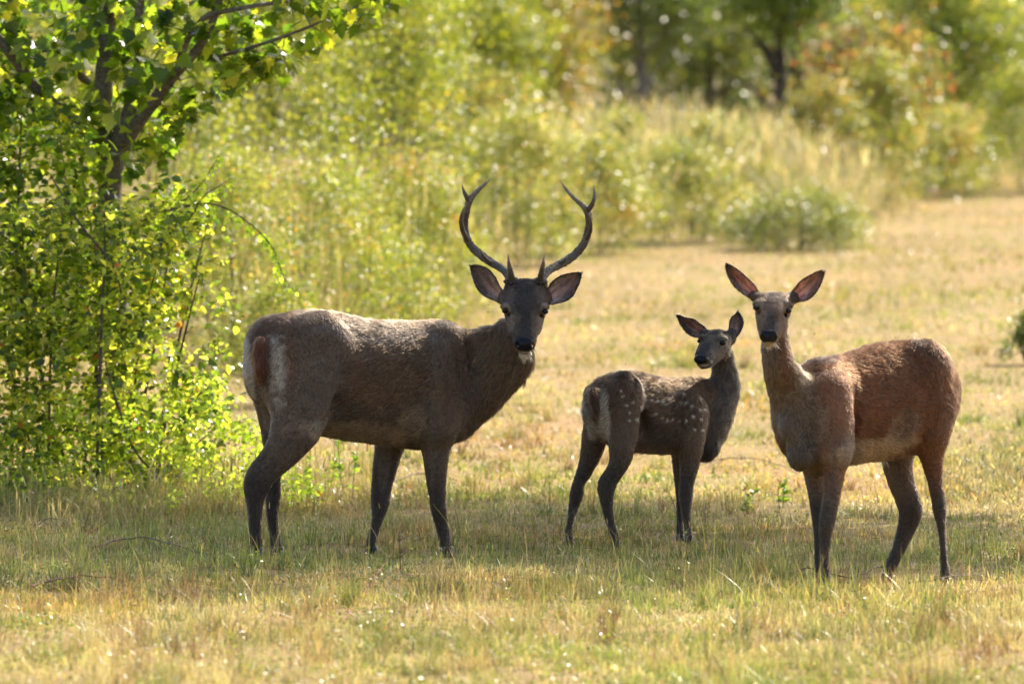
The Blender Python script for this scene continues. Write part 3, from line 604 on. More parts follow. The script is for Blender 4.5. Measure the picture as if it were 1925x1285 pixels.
# =================================================================== the fawn
rng = np.random.default_rng(13)
FC = (.2, .128, .076); FL = (.1, .077, .056)
Fw = [
 chain([(1131, 703, 1125, 805, 40.87, .085), (1153, 696, 1157, 835, 40.9, .115), (1180, 695, 1185, 848, 40.95, .135), (1215, 704, 1215, 852, 41.0, .14), (1254, 709, 1250, 853, 41.06, .14), (1299, 709, 1290, 856, 41.12, .125), (1328, 709, 1318, 850, 41.17, .1), (1345, 716, 1340, 835, 41.2, .075)],
    k=.035, col=FC, flow=-1, down=.5, hair=.024),
 chain([(1340, 668, 1377, 655, 41.15, .045), (1338, 686, 1381, 680, 41.17, .045), (1337, 702, 1387, 708, 41.18, .05), (1334, 722, 1391, 735, 41.18, .06), (1325, 750, 1386, 760, 41.17, .075), (1315, 785, 1376, 790, 41.15, .085), (1305, 820, 1360, 825, 41.14, .085), (1300, 845, 1342, 850, 41.13, .07)],
    k=.035, col=(.17, .135, .1), flow=1, down=.3, hair=.018),
 ball(1336, 845, 41.1, .035, .04, .05, -30, col=(.09, .072, .058), k=.03, hair=.02),
 # head, three quarter view
 ball(1348, 641, 41.08, .07, .085, .058, 0, col=(.17, .135, .1), k=.02, hair=.007),
 ball(1352, 661, 41.08, .053, .07, .05, 0, col=(.2, .16, .125), k=.02, hair=.008),
 chain([(1320, 634, 1365, 662, 41.03, .06), (1315, 648, 1351, 678, 41.0, .048), (1311, 659, 1340, 686, 40.97, .04), (1309, 667, 1334, 688, 40.95, .034)], k=.02, col=(.16, .13, .1), flow=-1, hair=.006, sub=4),
 chain([(1312, 682, 1335, 682, 40.97, .024), (1314, 687, 1328, 687, 40.97, .02)], k=.012, col=(.3, .26, .22), hair=.006, down=1),
 ball(1318, 675, 40.92, .036, .026, .025, 0, col=(.012, .012, .014), k=.012, hair=0.),
 ball(1318.5, 673, 40.895, .007, .012, .006, 10, carve=True, k=.005), ball(1307, 674.5, 40.935, .005, .012, .007, 0, carve=True, k=.005),
 ball(1359, 636, 41.0, .026, .03, .014, -15, col=(.13, .105, .08), k=.014, hair=.005), ball(1318, 633, 41.0, .016, .03, .012, 30, col=(.1, .08, .06), k=.014, hair=.005),
 ball(1325, 626, 41.08, .026, .026, .02, -20, col=(.08, .065, .055), k=.02, hair=.008), ball(1375, 632, 41.1, .024, .026, .04, 0, col=(.08, .065, .055), k=.02, hair=.008),
 # near fore leg
 chain([(1270, 770, 1330, 780, 41.02, .07), (1272, 820, 1326, 825, 41.0, .062), (1276, 850, 1319, 855, 41.0, .05), (1278, 884, 1311, 884, 41.0, .038), (1277, 911, 1304, 911, 41.0, .03), (1277, 934, 1302, 934, 41.0, .029), (1280, 955, 1299, 955, 41.0, .024), (1284, 975, 1299, 975, 41.0, .02), (1287, 995, 1300, 995, 40.99, .02), (1287, 1008, 1302, 1008, 40.98, .021)],
    k=.03, col=FL, hair=.008, down=.3),
 chain([(1262, 830, 1295, 840, 41.22, .045), (1263, 862, 1290, 865, 41.24, .034), (1267, 900, 1288, 900, 41.24, .027), (1271, 935, 1288, 935, 41.24, .025), (1272, 960, 1285, 960, 41.24, .02), (1272, 985, 1284, 985, 41.23, .018), (1272, 1004, 1286, 1004, 41.22, .02)],
    k=.02, col=(.075, .06, .048), hair=.008, down=.3),
 # near hind leg
 chain([(1135, 740, 1205, 740, 40.84, .075), (1140, 790, 1204, 800, 40.82, .07), (1146, 828, 1193, 845, 40.8, .06), (1147, 860, 1184, 872, 40.79, .045), (1138, 884, 1170, 893, 40.79, .034), (1124, 905, 1158, 914, 40.79, .03), (1126, 928, 1153, 935, 40.79, .027), (1132, 955, 1153, 958, 40.79, .022), (1139, 980, 1156, 982, 40.79, .019), (1145, 1002, 1162, 1002, 40.78, .02), (1149, 1015, 1166, 1014, 40.77, .021)],
    k=.03, col=FL, hair=.01, down=.3),
 # far hind leg
 chain([(1095, 742, 1145, 742, 40.95, .062), (1097, 790, 1145, 790, 40.97, .055), (1094, 820, 1141, 828, 40.98, .05), (1091, 848, 1131, 855, 40.98, .04), (1085, 880, 1114, 888, 40.98, .032), (1077, 905, 1099, 910, 40.98, .028), (1072, 925, 1097, 928, 40.98, .027), (1069, 948, 1089, 952, 40.98, .022), (1067, 972, 1080, 974, 40.97, .018), (1063, 995, 1076, 997, 40.96, .018), (1061, 1008, 1075, 1008, 40.95, .02)],
    k=.03, col=FL, hair=.01, down=.3),
 chain([(1104, 735, 1124, 733, 40.76, .02), (1108, 755, 1126, 753, 40.75, .02), (1115, 778, 1126, 778, 40.755, .012)], k=.015, col=(.15, .08, .045), down=.8, hair=.03),
 ball(1180, 735, 40.83, .05, .05, .1, 15, col=FC, k=.06, hair=.02), ball(1212, 800, 40.86, .028, .04, .07, 15, carve=True, k=.05),
 ball(1300, 770, 41.0, .055, .05, .1, 10, col=FC, k=.05, hair=.018),
]
F_paint = [
 (1137, 782, 12, 54, -2, (.72, .63, .5), .95, {'wob': .2, 'f0': -.9}), (1106, 785, 10, 45, -14, (.62, .54, .44), .95, {'wob': .2, 'f0': -.9}), (1118, 810, 16, 20, 0, (.62, .54, .44), .85, {'f0': -.9}),
 (1115, 752, 9, 32, -12, (.13, .07, .04), 1, {'f0': -.9}), (1230, 845, 45, 12, 2, (.3, .22, .14), .7, {}), (1250, 820, 45, 30, 0, (.15, .12, .09), .5, {}), (1215, 706, 110, 9, 3, (.04, .03, .025), .6, {'f0': -3}),
 (1196, 712, 10, 22, -15, (.05, .035, .03), .7, {}), (1208, 735, 5, 34, -18, (.26, .22, .18), .5, {}),
 (1316, 671, 14, 13, 0, (.02, .018, .018), .95, {}), (1324, 655, 9, 16, 40, (.05, .047, .05), .8, {}), (1347, 622, 24, 8, -5, (.035, .028, .024), .8, {}),
 (1318, 675, 17, 10.5, 0, (.012, .012, .015), 1, {'wet': 1, 'wob': .05, 'in': .8}), (1322, 687, 12, 3.2, -5, (.55, .48, .38), .9, {'wob': .1}), (1338, 679, 3, 4, 0, (.5, .46, .4), .8, {}),
 (1359, 643.5, 11, 9, -5, (.3, .24, .18), .8, {}), (1359, 643.8, 7, 5, -8, (.015, .012, .01), .95, {'wob': 0}), (1350, 664, 16, 15, 0, (.25, .2, .16), .7, {}),
]
for (x, y) in [(1236, 757), (1246, 754), (1254, 758), (1262, 757), (1271, 762), (1283, 756), (1291, 755), (1228, 752), (1233, 777), (1246, 784), (1255, 788), (1266, 789), (1279, 792), (1291, 789), (1303, 784), (1319, 788), (1316, 746), (1318, 770), (1327, 769), (1306, 807), (1320, 809),
               (1172, 745), (1178, 762), (1183, 775), (1190, 757), (1167, 734), (1206, 765), (1195, 787), (1185, 792), (1263, 747), (1240, 735), (1286, 738), (1300, 762)]:
    F_paint.append((x + rng.normal(0, 1), y + rng.normal(0, 1), rng.uniform(2.6, 5.2), rng.uniform(2.0, 3.4), rng.uniform(-30, 50), (1.0, .88, .7), rng.uniform(.6, .95), {'wob': .3, 'ns': 3}))
F_ears = [dict(g=([(1331, 622), (1325, 614), (1314, 606), (1305, 599), (1295, 597), (1284, 594), (1277, 591), (1273, 591)], [(1328, 633), (1318, 634), (1307, 634), (1296, 630), (1286, 621), (1279, 611), (1274, 600), (1272, 592)], 41.1, 41.08, .035)),
          dict(g=([(1369, 622), (1370, 612), (1371, 606), (1373, 599), (1377, 594), (1382, 590), (1385, 586), (1387, 584.5)], [(1378, 642), (1384, 636), (1390, 628), (1395, 619), (1398, 609), (1396, 598), (1392, 590), (1388, 585)], 41.1, 41.12, .03))]
for e in F_ears: e['c'] = dict(inner=(.28, .21, .18), outer=(.14, .1, .075), rim=(.02, .016, .014))
leg_tint(Fw, lambda p: FC, lambda p: FC)
make_deer('red_deer_fawn', 'small white spotted fawn between the stag and the doe looking back over its shoulder', Fw, F_paint, F_ears,
    [(1359, 643.7, 40.98, .016), (1314, 641, 41.02, .010)],
    [(1158, 1030, 40.74, .045, .04, -.1), (1069, 1022, 40.93, .042, .035, .1), (1295, 1020, 40.96, .042, .035, 0), (1279, 1016, 41.2, .04, .032, 0)],
    .006, rng, 80000, hairscale=1.0, beard=[(1350, 850, 41.08, 3, 3, 14, .5, -.7, .02, (.08, .06, .05)), (1345, 858, 41.08, 6, 3, 20, .3, -.9, .02, (.08, .06, .05))])
# ------------------------------------------------------------------ terrain
FEET = [PX(x, y, Y) for x, y, Y in [(482, 1052, 39.6), (521, 1047, 39.93), (697, 1046, 40.22), (841, 1048, 40.04), (1550, 1100, 37.12), (1537, 1094, 37.4), (1667, 1101, 37.78), (1779, 1108, 37.62),
        (1158, 1030, 40.74), (1069, 1022, 40.93), (1295, 1020, 40.96), (1279, 1016, 41.2)]]
def zbase(x, y):
    x = np.asarray(x, float); y = np.asarray(y, float)
    t = np.maximum(y - 42, 0); up = .0236 * (np.sqrt(t * t + 9) - 3); up = np.where(y > 120, .0236 * (np.sqrt(78 ** 2 + 9) - 3) + (1 - np.exp(-(y - 120) / 60)) * .0236 * 60, up)
    n = (fnoise(x, y, 2.6, 2) - .5) * .05 + (fnoise(x, y, .7, 4) - .5) * .022
    return up + n * np.clip(1 - (y - 60) / 60, .25, 1)
FA = np.array(FEET); _k = np.exp(-((FA[:, None, :2] - FA[None, :, :2]) ** 2).sum(-1) / (2 * .22 ** 2))
FW = np.linalg.solve(_k + np.eye(len(FA)) * .02, FA[:, 2] - .004 - zbase(FA[:, 0], FA[:, 1]))
def zg(x, y):
    x = np.asarray(x, float); y = np.asarray(y, float); z = zbase(x, y)
    for p, w in zip(FA, FW): z = z + w * np.exp(-((x - p[0]) ** 2 + (y - p[1]) ** 2) / (2 * .22 ** 2))
    return z
def YG(py, px=962.5):
    """distance at which the ground shows at height py of the photograph"""
    Y = np.concatenate([np.arange(24, 60, .1), np.arange(60, 130, .25)]); X = (px - 962.5) / FPX * Y
    _, yy = TOPX(np.stack([X, Y, zbase(X, Y)], -1)); return float(np.interp(-py, -yy, Y))
gx = np.unique(np.concatenate([np.linspace(-6, 6, 161), np.linspace(-30, 30, 61), np.linspace(-300, 300, 41)]))
gy = np.unique(np.concatenate([np.linspace(26, 60, 300), np.linspace(60, 130, 120), np.linspace(-40, 26, 20), np.linspace(130, 900, 60)]))
GX, GY = np.meshgrid(gx, gy, indexing='ij'); GZ = zg(GX, GY)
i = np.arange(len(gx) - 1)[:, None] * len(gy); j = np.arange(len(gy) - 1)[None]
GF = np.stack([i + j, i + len(gy) + j, i + len(gy) + j + 1, i + j + 1], -1).reshape(-1, 4)
def green_at(x, y):
    """how green the turf is (0 straw .. 1 green)"""
    px, py = TOPX(np.stack(np.broadcast_arrays(x, y, 0 * np.asarray(x)), -1))
    g = .42 + 2.4 * (fnoise(x, np.asarray(y) * .45, 1.1, 9) - .5) + 1.0 * (vnoise(x, np.asarray(y), .3, 12) - .5)
    g = g + .3 * smooth(43.5, 39.5, y) * smooth(35.5, 37.5, y)
    g = g + .1 * smooth(60, 70, y) * smooth(0, 2, x) - .12 * smooth(1.5, -1, x) * smooth(46, 55, y)
    return np.clip(g, 0, 1)
def ground_mat():
    m, n, l = mat('turf_soil')
    tc = n.new('ShaderNodeNewGeometry')
    a = n.new('ShaderNodeTexNoise'); a.inputs['Scale'].default_value = 1.2; a.inputs['Detail'].default_value = 6
    b_ = n.new('ShaderNodeTexNoise'); b_.inputs['Scale'].default_value = 28; b_.inputs['Detail'].default_value = 8; b_.inputs['Roughness'].default_value = .7
    l.new(tc.outputs['Position'], a.inputs['Vector']); l.new(tc.outputs['Position'], b_.inputs['Vector'])
    r1 = n.new('ShaderNodeValToRGB'); e = r1.color_ramp.elements; e[0].position = .35; e[0].color = (.26, .16, .075, 1); e[1].position = .65; e[1].color = (.17, .14, .045, 1)
    r2 = n.new('ShaderNodeValToRGB'); e = r2.color_ramp.elements; e[0].position = .35; e[0].color = (.08, .05, .03, 1); e[1].position = .6; e[1].color = (.42, .3, .14, 1)
    l.new(a.outputs[0], r1.inputs[0]); l.new(b_.outputs[0], r2.inputs[0])
    mx = n.new('ShaderNodeMix'); mx.data_type = 'RGBA'; mx.inputs[0].default_value = .5
    l.new(r1.outputs[0], mx.inputs[6]); l.new(r2.outputs[0], mx.inputs[7])
    b = n.new('ShaderNodeBsdfPrincipled'); setp(b, Roughness=.95, Specular_IOR_Level=.1); l.new(mx.outputs[2], b.inputs['Base Color'])
    bp = n.new('ShaderNodeBump'); bp.inputs['Strength'].default_value = .6; bp.inputs['Distance'].default_value = .02; l.new(b_.outputs[0], bp.inputs['Height']); l.new(bp.outputs[0], b.inputs['Normal'])
    o = n.new('ShaderNodeOutputMaterial'); l.new(b.outputs[0], o.inputs[0]); return m
g = obj('ground', make_mesh('ground', np.stack([GX, GY, GZ], -1).reshape(-1, 3), GF, None, True), ground_mat()); tag(g, kind='structure')

# ------------------------------------------------------------------ grass blades
M_GRASS = m_leaf('grass_blades', .38, .38, .5, (1.03, 1.02, .58), .25, 1.4)
def blades(rng, x, y, h, w, col, nseg=3, lean=.5, z=None, stiff=1.6, tipcol=1.25):
    n = len(x); z = zg(x, y) - .003 if z is None else z
    az = rng.random(n) * 2 * math.pi; ln = np.abs(rng.normal(0, lean, n)) * h
    t = np.linspace(0, 1, nseg + 1)
    wa = rng.random(n) * math.pi
    wx, wy = np.cos(wa) * w / 2, np.sin(wa) * w / 2
    hh = np.maximum(h * h - (ln * .7) ** 2, (h * .12) ** 2) ** .5
    P = np.stack([x[:, None] + np.cos(az)[:, None] * ln[:, None] * t ** stiff, y[:, None] + np.sin(az)[:, None] * ln[:, None] * t ** stiff, z[:, None] + hh[:, None] * t], -1)
    wd = np.array([1, .85, .6, .3, .2])[:nseg] if nseg > 2 else np.array([1, .7])[:nseg]
    off = np.stack([wx, wy, 0 * wx], -1)[:, None] * wd[None, :, None]
    L = P[:, :nseg] - off; R = P[:, :nseg] + off
    V = np.concatenate([np.stack([L, R], 2).reshape(n, nseg * 2, 3), P[:, nseg:]], 1); m = 2 * nseg + 1
    F4 = [[2 * k, 2 * k + 1, 2 * k + 3, 2 * k + 2] for k in range(nseg - 1)]; F3 = [[2 * nseg - 2, 2 * nseg - 1, 2 * nseg]]
    b = (np.arange(n) * m)[:, None, None]
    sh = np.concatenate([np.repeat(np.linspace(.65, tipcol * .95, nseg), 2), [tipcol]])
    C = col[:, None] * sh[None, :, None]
    return V.reshape(-1, 3), (np.array(F3)[None] + b).reshape(-1, 3), (np.array(F4)[None] + b).reshape(-1, 4) if F4 else None, C.reshape(-1, 3)
STRAW = np.array([[.42, .33, .16], [.48, .41, .22], [.36, .25, .12], [.2, .115, .06], [.55, .49, .32]])
GREEN = np.array([[.15, .19, .05], [.22, .24, .08], [.1, .14, .04], [.28, .27, .1]])
def turf_cols(rng, x, y, bias=0.):
    g = np.clip(green_at(x, y) + bias, .04, .95); isg = rng.random(len(x)) < g
    c = np.where(isg[:, None], GREEN[rng.choice(4, len(x), p=[.32, .36, .12, .2])], STRAW[rng.choice(5, len(x), p=[.34, .2, .24, .12, .1])])
    pt = .5 + .95 * fnoise(x, y * .5, .8, 41) * (.7 + .6 * vnoise(x, y, .13, 43)); red = smooth(.5, .68, fnoise(x, y * .5, 1.3, 47))[:, None]
    c = c * (1 - red * np.array([0, .2, .35])); return c * np.array([1., 1.02, .95]) * pt[:, None] * rng.uniform(.7, 1.3, (len(x), 1)), isg
def scatter(rng, n, Y0, Y1, margin=.8, power=2.):
    """points on the ground, denser near the camera like the pixels of the picture"""
    a, b = 1 / Y1 ** (power - 1), 1 / Y0 ** (power - 1)
    u = rng.random(n); y = (a + (b - a) * u) ** (-1 / (power - 1)); x = (rng.random(n) * 2 - 1) * (962.5 / FPX * y + margin)
    return x, y
def turf(name, rng, n, Y0, Y1, h0, h1, w, nseg, label=None, lean=.5, keep=None, bias=0., power=2., margin=.8):
    x, y = scatter(rng, n, Y0, Y1, margin, power)
    # tussocks: pull the blades together
    if keep is not None:
        q = rng.random(n) < keep(x, y); x, y = x[q], y[q]; n = len(x)
    bare = vnoise(x, y, .16, 31) * .6 + vnoise(x, y, .06, 33) * .4; q = rng.random(n) < smooth(.2, .55, bare) + .12; x, y, bare = x[q], y[q], bare[q]; n = len(x)
    tuft = .6 * fnoise(x, y, .4, 6) + .4 * fnoise(x, y * .5, 1.6, 16); h = (h0 + (h1 - h0) * rng.random(n) ** 2.6) * (.2 + 2.2 * np.clip(tuft - .25, 0, 1) ** 1.3) * (.5 + .9 * bare)
    c, isg = turf_cols(rng, x, y, bias); h = h * np.where(isg, 1.1, .85)
    lean_ = lean * np.where(isg, .9, 2.0) * rng.uniform(.3, 1.8, n)
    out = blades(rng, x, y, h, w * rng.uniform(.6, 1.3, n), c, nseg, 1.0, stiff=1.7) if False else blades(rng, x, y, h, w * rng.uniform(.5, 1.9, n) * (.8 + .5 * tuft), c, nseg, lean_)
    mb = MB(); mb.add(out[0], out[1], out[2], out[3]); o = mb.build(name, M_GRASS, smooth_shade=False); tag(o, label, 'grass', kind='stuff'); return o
rng = np.random.default_rng(21)
turf('short_grass', rng, 235000, 28.5, 46, .025, .10, .0038, 3, 'short mixed green and straw turf around the deer and in the foreground')
turf('field_grass', rng, 250000, 45, 112, .03, .1, .009, 2, 'mown straw coloured field grass stretching behind the deer', lean=.9, power=1.6, margin=1.2)
def k_tuft(x, y): return .06 + .94 * (vnoise(x, y, .35, 22) > .66)
turf('tall_grass_tufts', rng, 22000, 34, 44.5, .06, .21, .0042, 4, 'taller green grass tufts growing around the hooves of the deer', lean=.4, keep=k_tuft, bias=.4)
# flat lying straw litter
x, y = scatter(rng, 60000, 28.5, 56); n = len(x); c, _ = turf_cols(rng, x, y, -.5)
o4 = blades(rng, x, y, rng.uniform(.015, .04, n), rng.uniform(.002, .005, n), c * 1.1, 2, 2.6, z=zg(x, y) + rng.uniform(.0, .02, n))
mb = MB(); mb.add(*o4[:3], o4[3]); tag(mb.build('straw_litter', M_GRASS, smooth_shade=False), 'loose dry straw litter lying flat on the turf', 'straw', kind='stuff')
# pale curled dead leaves that glint in the sun
x, y = scatter(rng, 280, 28.8, 46); n = len(x); c = np.tile([[.62, .56, .42]], (n, 1)) * rng.uniform(.6, 1.1, (n, 1))
o4 = blades(rng, x, y, rng.uniform(.015, .05, n), rng.uniform(.003, .008, n), c, 3, 3.0, z=zg(x, y) + rng.uniform(.015, .05, n), stiff=1.2)
mb = MB(); mb.add(*o4[:3], o4[3]); tag(mb.build('dead_leaves', m_leaf('dead_leaf', .2, .32, .5, (1, .9, .6)), smooth_shade=False), 'pale curled dead leaves glinting in the sunlit turf', 'dead leaves', kind='stuff')

# ------------------------------------------------------------------ leaves
def T(v, f3): return np.array(v, float), np.array(f3)
_lob = [(0, 0), (.22, .04), (.42, .0), (.36, .16), (.56, .34), (.36, .38), (.46, .62), (.24, .6), (.18, .82), (0, 1.05)]
_o = [(x, y) for x, y in _lob] + [(-x, y) for x, y in _lob[-2:0:-1]]
LOBED = T([(0, .42, .0)] + [(x, y, .16 * abs(x) - .18 * max(0, y - .6)) for x, y in _o], [[0, k + 1, (k + 1) % len(_o) + 1] for k in range(len(_o))])
OVAL = T([(0, 0, 0), (.3, .3, .09), (.33, .6, .07), (0, 1, -.08), (-.33, .6, .07), (-.3, .3, .09), (0, .5, -.02)], [[6, 0, 1], [6, 1, 2], [6, 2, 3], [6, 3, 4], [6, 4, 5], [6, 5, 0]])
SMALL = T([(0, 0, 0), (.28, .5, .08), (0, 1, -.05), (-.28, .5, .08)], [[0, 1, 2], [0, 2, 3]])
def leaf_rot(rng, n, droop=.4, flat=.6):
    """rotation matrices: leaf axis y points outward and a little down, leaf normal z roughly up"""
    az = rng.random(n) * 2 * math.pi; el = rng.normal(-droop, .45, n)
    a = np.stack([np.cos(az) * np.cos(el), np.sin(az) * np.cos(el), np.sin(el)], -1)
    up = np.stack([rng.normal(0, flat, n), rng.normal(0, flat, n), np.ones(n)], -1)
    b = np.cross(a, up); b /= np.linalg.norm(b, axis=1)[:, None] + 1e-9; c = np.cross(b, a)
    return np.stack([b, a, c], -1)
def put_leaves(mb, tpl, P, R, S, C):
    V, F = tpl; n = len(P); k = len(V)
    W_ = np.einsum('nij,kj->nki', R, V) * S[:, None, None] + P[:, None]
    mb.add(W_.reshape(-1, 3), (F[None] + (np.arange(n) * k)[:, None, None]).reshape(-1, 3), None, np.repeat(C, k, axis=0))
def pick(rng, pal, n, j=.25):
    pal = np.array([p[:3] for p in pal]), np.array([p[3] for p in pal], float)
    c = pal[0][rng.choice(len(pal[0]), n, p=pal[1] / pal[1].sum())]; return c * rng.uniform(1 - j, 1 + j, (n, 1))
M_LEAF_T = m_leaf('tree_leaf', .52, .32, .5, (1.15, 1.08, .4), .25, 4.2)
M_LEAF_S = m_leaf('shrub_leaf', .54, .27, .6, (1.12, 1.1, .42), .3, 4.6)
M_LEAF_B = m_leaf('background_leaf', .48, .32, .45, (1.1, 1.06, .45), .3, 2.0)
M_BARK = m_bark('bark', 30, .9, .4, .8); M_TWIG = m_bark('twig_bark', 60, .8, .3, .3)

class Wood:
    """limbs plus twigs reaching for target points; leaves along the twigs"""
    def __init__(s, rng): s.rng = rng; s.limbs = []; s.node = []; s.nr = []; s.tw = []; s.lp = []
    def limb(s, pts, n=6):
        A = spline(np.array(pts, float), n); s.limbs.append(A); s.node.append(A[:, :3]); s.nr.append(A[:, 3]); return A
    def reach(s, Q, r0=.006, bend=.08, per=10, start=.35, spread=.02, maxd=None):
        rng = s.rng
        order = np.argsort(np.min(np.stack([np.linalg.norm(Q - np.concatenate(s.node)[k], axis=1) for k in range(0, len(np.concatenate(s.node)), max(1, len(np.concatenate(s.node)) // 60))], 0), 0))
        N = np.concatenate(s.node); R = np.concatenate(s.nr)
        for q in Q[order]:
            d = np.linalg.norm(N - q, axis=1) + np.maximum(N[:, 2] - q[2], 0) * .9
            k = int(np.argmin(d)); p = N[k]; L = np.linalg.norm(q - p)
            if L < .03 or (maxd and L > maxd): continue
            m = (p + q) / 2 + rng.normal(0, bend * L, 3) + np.array([0, 0, -.06 * L])
            A = spline(np.array([p, (p + m) / 2 + rng.normal(0, bend * L * .4, 3), m, q]), 3)
            r = min(r0 * (.5 + L * 1.2), R[k] * .8); rr = np.linspace(r, r * .35, len(A)); s.tw.append((A, rr))
            N = np.vstack([N, A[3:]]); R = np.concatenate([R, rr[3:]])
            c = rng.poisson(per * (.4 + L * 1.4)) + 2; t = start + (1 - start) * rng.random(c) ** .8; f = t * (len(A) - 1); i0 = np.minimum(f.astype(int), len(A) - 2)
            s.lp.append(A[i0] + (A[i0 + 1] - A[i0]) * (f - i0)[:, None] + rng.normal(0, spread, (c, 3)))
    def wood(s, root, R0, c_limb=(.13, .105, .08), c_twig=(.09, .06, .04), seg=8, names=('trunk', 'twigs'), mats=None):
        mats = mats or (M_BARK, M_TWIG)
        mb = MB()
        for A in s.limbs: mb.tube(A[:, :3] - R0, A[:, 3], seg, c_limb, .12, s.rng)
        a = mb.build(names[0], mats[0], root)
        if names[0] == 'stems': a['kind'] = 'stuff'
        if s.tw:
            mb = MB()
            for A, rr in s.tw: mb.tube(A - R0, rr, 3 if rr[0] < .004 else 5, c_twig)
            b = mb.build(names[1], mats[1], root); b['kind'] = 'stuff'
        return np.concatenate(s.lp) if s.lp else None
def poly_sample(rng, poly, n):
    poly = np.array(poly, float); lo, hi = poly.min(0), poly.max(0); out = []
    while sum(map(len, out)) < n:
        q = lo + rng.random((n * 2, 2)) * (hi - lo); ins = np.zeros(len(q), bool)
        for a, b in zip(poly, np.roll(poly, -1, 0)):
            c = (a[1] > q[:, 1]) != (b[1] > q[:, 1]); xx = (b[0] - a[0]) * (q[:, 1] - a[1]) / (b[1] - a[1] + 1e-9) + a[0]; ins ^= c & (q[:, 0] < xx)
        out.append(q[ins])
    return np.concatenate(out)[:n]
def single_leaves(root, R0, tpl, P, R, S, C, m, count, rng, label=None):
    """the largest visible leaves as parts of their own (meshes shared in a dozen tints), the rest as one mass"""
    x, y = TOPX(P); inside = (x > 0) & (x < 1925) & (y > 0) & (y < 1285)
    sc = S / P[:, 1] * (1 + .0 * x) - P[:, 1] * .004; sc[~inside] = -9
    idx = np.argsort(-sc)[:count]; idx = idx[inside[idx]]; rest = np.setdiff1d(np.arange(len(P)), idx)
    meshes = []; k = 12; order = idx[np.argsort(C[idx, 0])]
    for gq in np.array_split(order, k):
        me = make_mesh('leaf', tpl[0], tpl[1], np.tile(C[gq].mean(0), (len(tpl[0]), 1)), False); me.materials.append(m)
        for q in gq:
            o = bpy.data.objects.new('leaf', me); COL.objects.link(o); o.parent = root
            M4 = np.eye(4); M4[:3, :3] = R[q] * S[q]; M4[:3, 3] = P[q] - R0
            from mathutils import Matrix
            o.matrix_local = Matrix(M4.tolist())
    if len(rest) == 0: return
    mb = MB(); put_leaves(mb, tpl, P[rest] - R0, R[rest], S[rest], C[rest]); o = mb.build('foliage', m, root, False); o['kind'] = 'stuff'

# ---- the tree at the left: traced limbs, lobed leaves
rng = np.random.default_rng(31); wt = Wood(rng)
def L3(pts): return [[*PX(x, y, Y), r / FPX * Y] for x, y, Y, r in pts]
YB = 46.1; bz = PX(238, 900, YB); gz = float(zg(bz[0], YB))
wt.limb([[bz[0], YB, gz - .05, .085], [bz[0] - .02, YB, gz + .4, .07]] + L3([(222, 640, YB, 25), (212, 480, YB, 24), (206, 370, YB, 23), (212, 312, YB, 23), (232, 245, 46.05, 19), (246, 199, 46., 14), (252, 120, 45.9, 10), (262, 20, 45.8, 8), (280, -150, 45.7, 6), (270, -420, 45.6, 3)]))
wt.limb(L3([(214, 320, YB, 18), (198, 270, YB, 19), (190, 235, YB, 19), (195, 160, 46.1, 18), (200, 93, 46.15, 17), (202, 19, 46.2, 15), (206, -150, 46.2, 12), (190, -420, 46.2, 7), (200, -640, 46.2, 3)]))
wt.limb(L3([(228, 290, YB, 15), (250, 245, 46, 14), (292, 187, 45.9, 13), (336, 131, 45.8, 11), (358, 109, 45.75, 10), (392, 60, 45.7, 8), (420, -20, 45.7, 6), (470, -160, 45.6, 3)]))
wt.limb(L3([(335, 131, 45.8, 8), (345, 90, 45.7, 7), (368, 52, 45.6, 6), (392, 30, 45.5, 5.5), (457, 15, 45.4, 4.5), (545, 0, 45.3, 3.5), (620, -25, 45.3, 2)]))
wt.limb(L3([(400, 110, 45.8, 4), (470, 90, 45.6, 3.5), (545, 65, 45.5, 3.2), (623, 33, 45.4, 2.6), (697, 2, 45.3, 2), (745, -15, 45.3, 1.2)]))
wt.limb(L3([(205, 330, 46.2, 12), (150, 240, 46.0, 11), (100, 195, 45.9, 11), (65, 163, 45.8, 10.5), (30, 115, 45.7, 10), (0, 78, 45.6, 9.5), (-60, 0, 45.5, 8), (-150, -150, 45.4, 5)]))
wt.limb(L3([(195, 180, 46.2, 8), (150, 140, 46.3, 8), (131, 102, 46.3, 6), (60, 94, 46.2, 4), (0, 92, 46.1, 4), (-90, 70, 46, 3)]))
CROWN = [(-260, -700), (420, -640), (640, -260), (760, -30), (735, 25), (690, 55), (600, 80), (555, 120), (490, 165), (385, 178), (372, 250), (302, 300), (235, 330), (150, 345), (60, 330), (-260, 330)]
q2 = poly_sample(rng, CROWN, 900); dens = 1 - .45 * smooth(-50, -300, q2[:, 1]); q2 = q2[rng.random(900) < dens]
Yq = 45.85 + rng.normal(0, .55, len(q2)); Q = np.array([PX(a, b, c) for (a, b), c in zip(q2, Yq)])
wt.reach(Q, r0=.009, per=10, start=.3, spread=.035)
LIMBS_SEEN = [((212, 370), (214, 300), 15), ((214, 300), (245, 205), 14), ((250, 250), (292, 187), 12), ((292, 187), (356, 112), 12), ((65, 163), (0, 78), 12), ((200, 100), (203, 20), 10), ((392, 28), (545, 0), 7), ((545, 65), (623, 33), 6)]
def clear_view(P, rng, prob=.82, maxY=99):
    x, y = TOPX(P); kill = np.zeros(len(P), bool)
    for a, b, r in LIMBS_SEEN:
        a, b = np.array(a, float), np.array(b, float); u = b - a; L2 = u @ u; t = np.clip(((x - a[0]) * u[0] + (y - a[1]) * u[1]) / L2, 0, 1)
        kill |= np.hypot(x - a[0] - t * u[0], y - a[1] - t * u[1]) < r + 6
    return ~(kill & (rng.random(len(P)) < prob) & (P[:, 1] < 46.15))
root = empty('leafy_tree', (bz[0], YB, gz)); R0 = np.array(root.location)
tag(root, 'young tree with lobed green leaves rising out of the shrub at the left edge', 'tree')
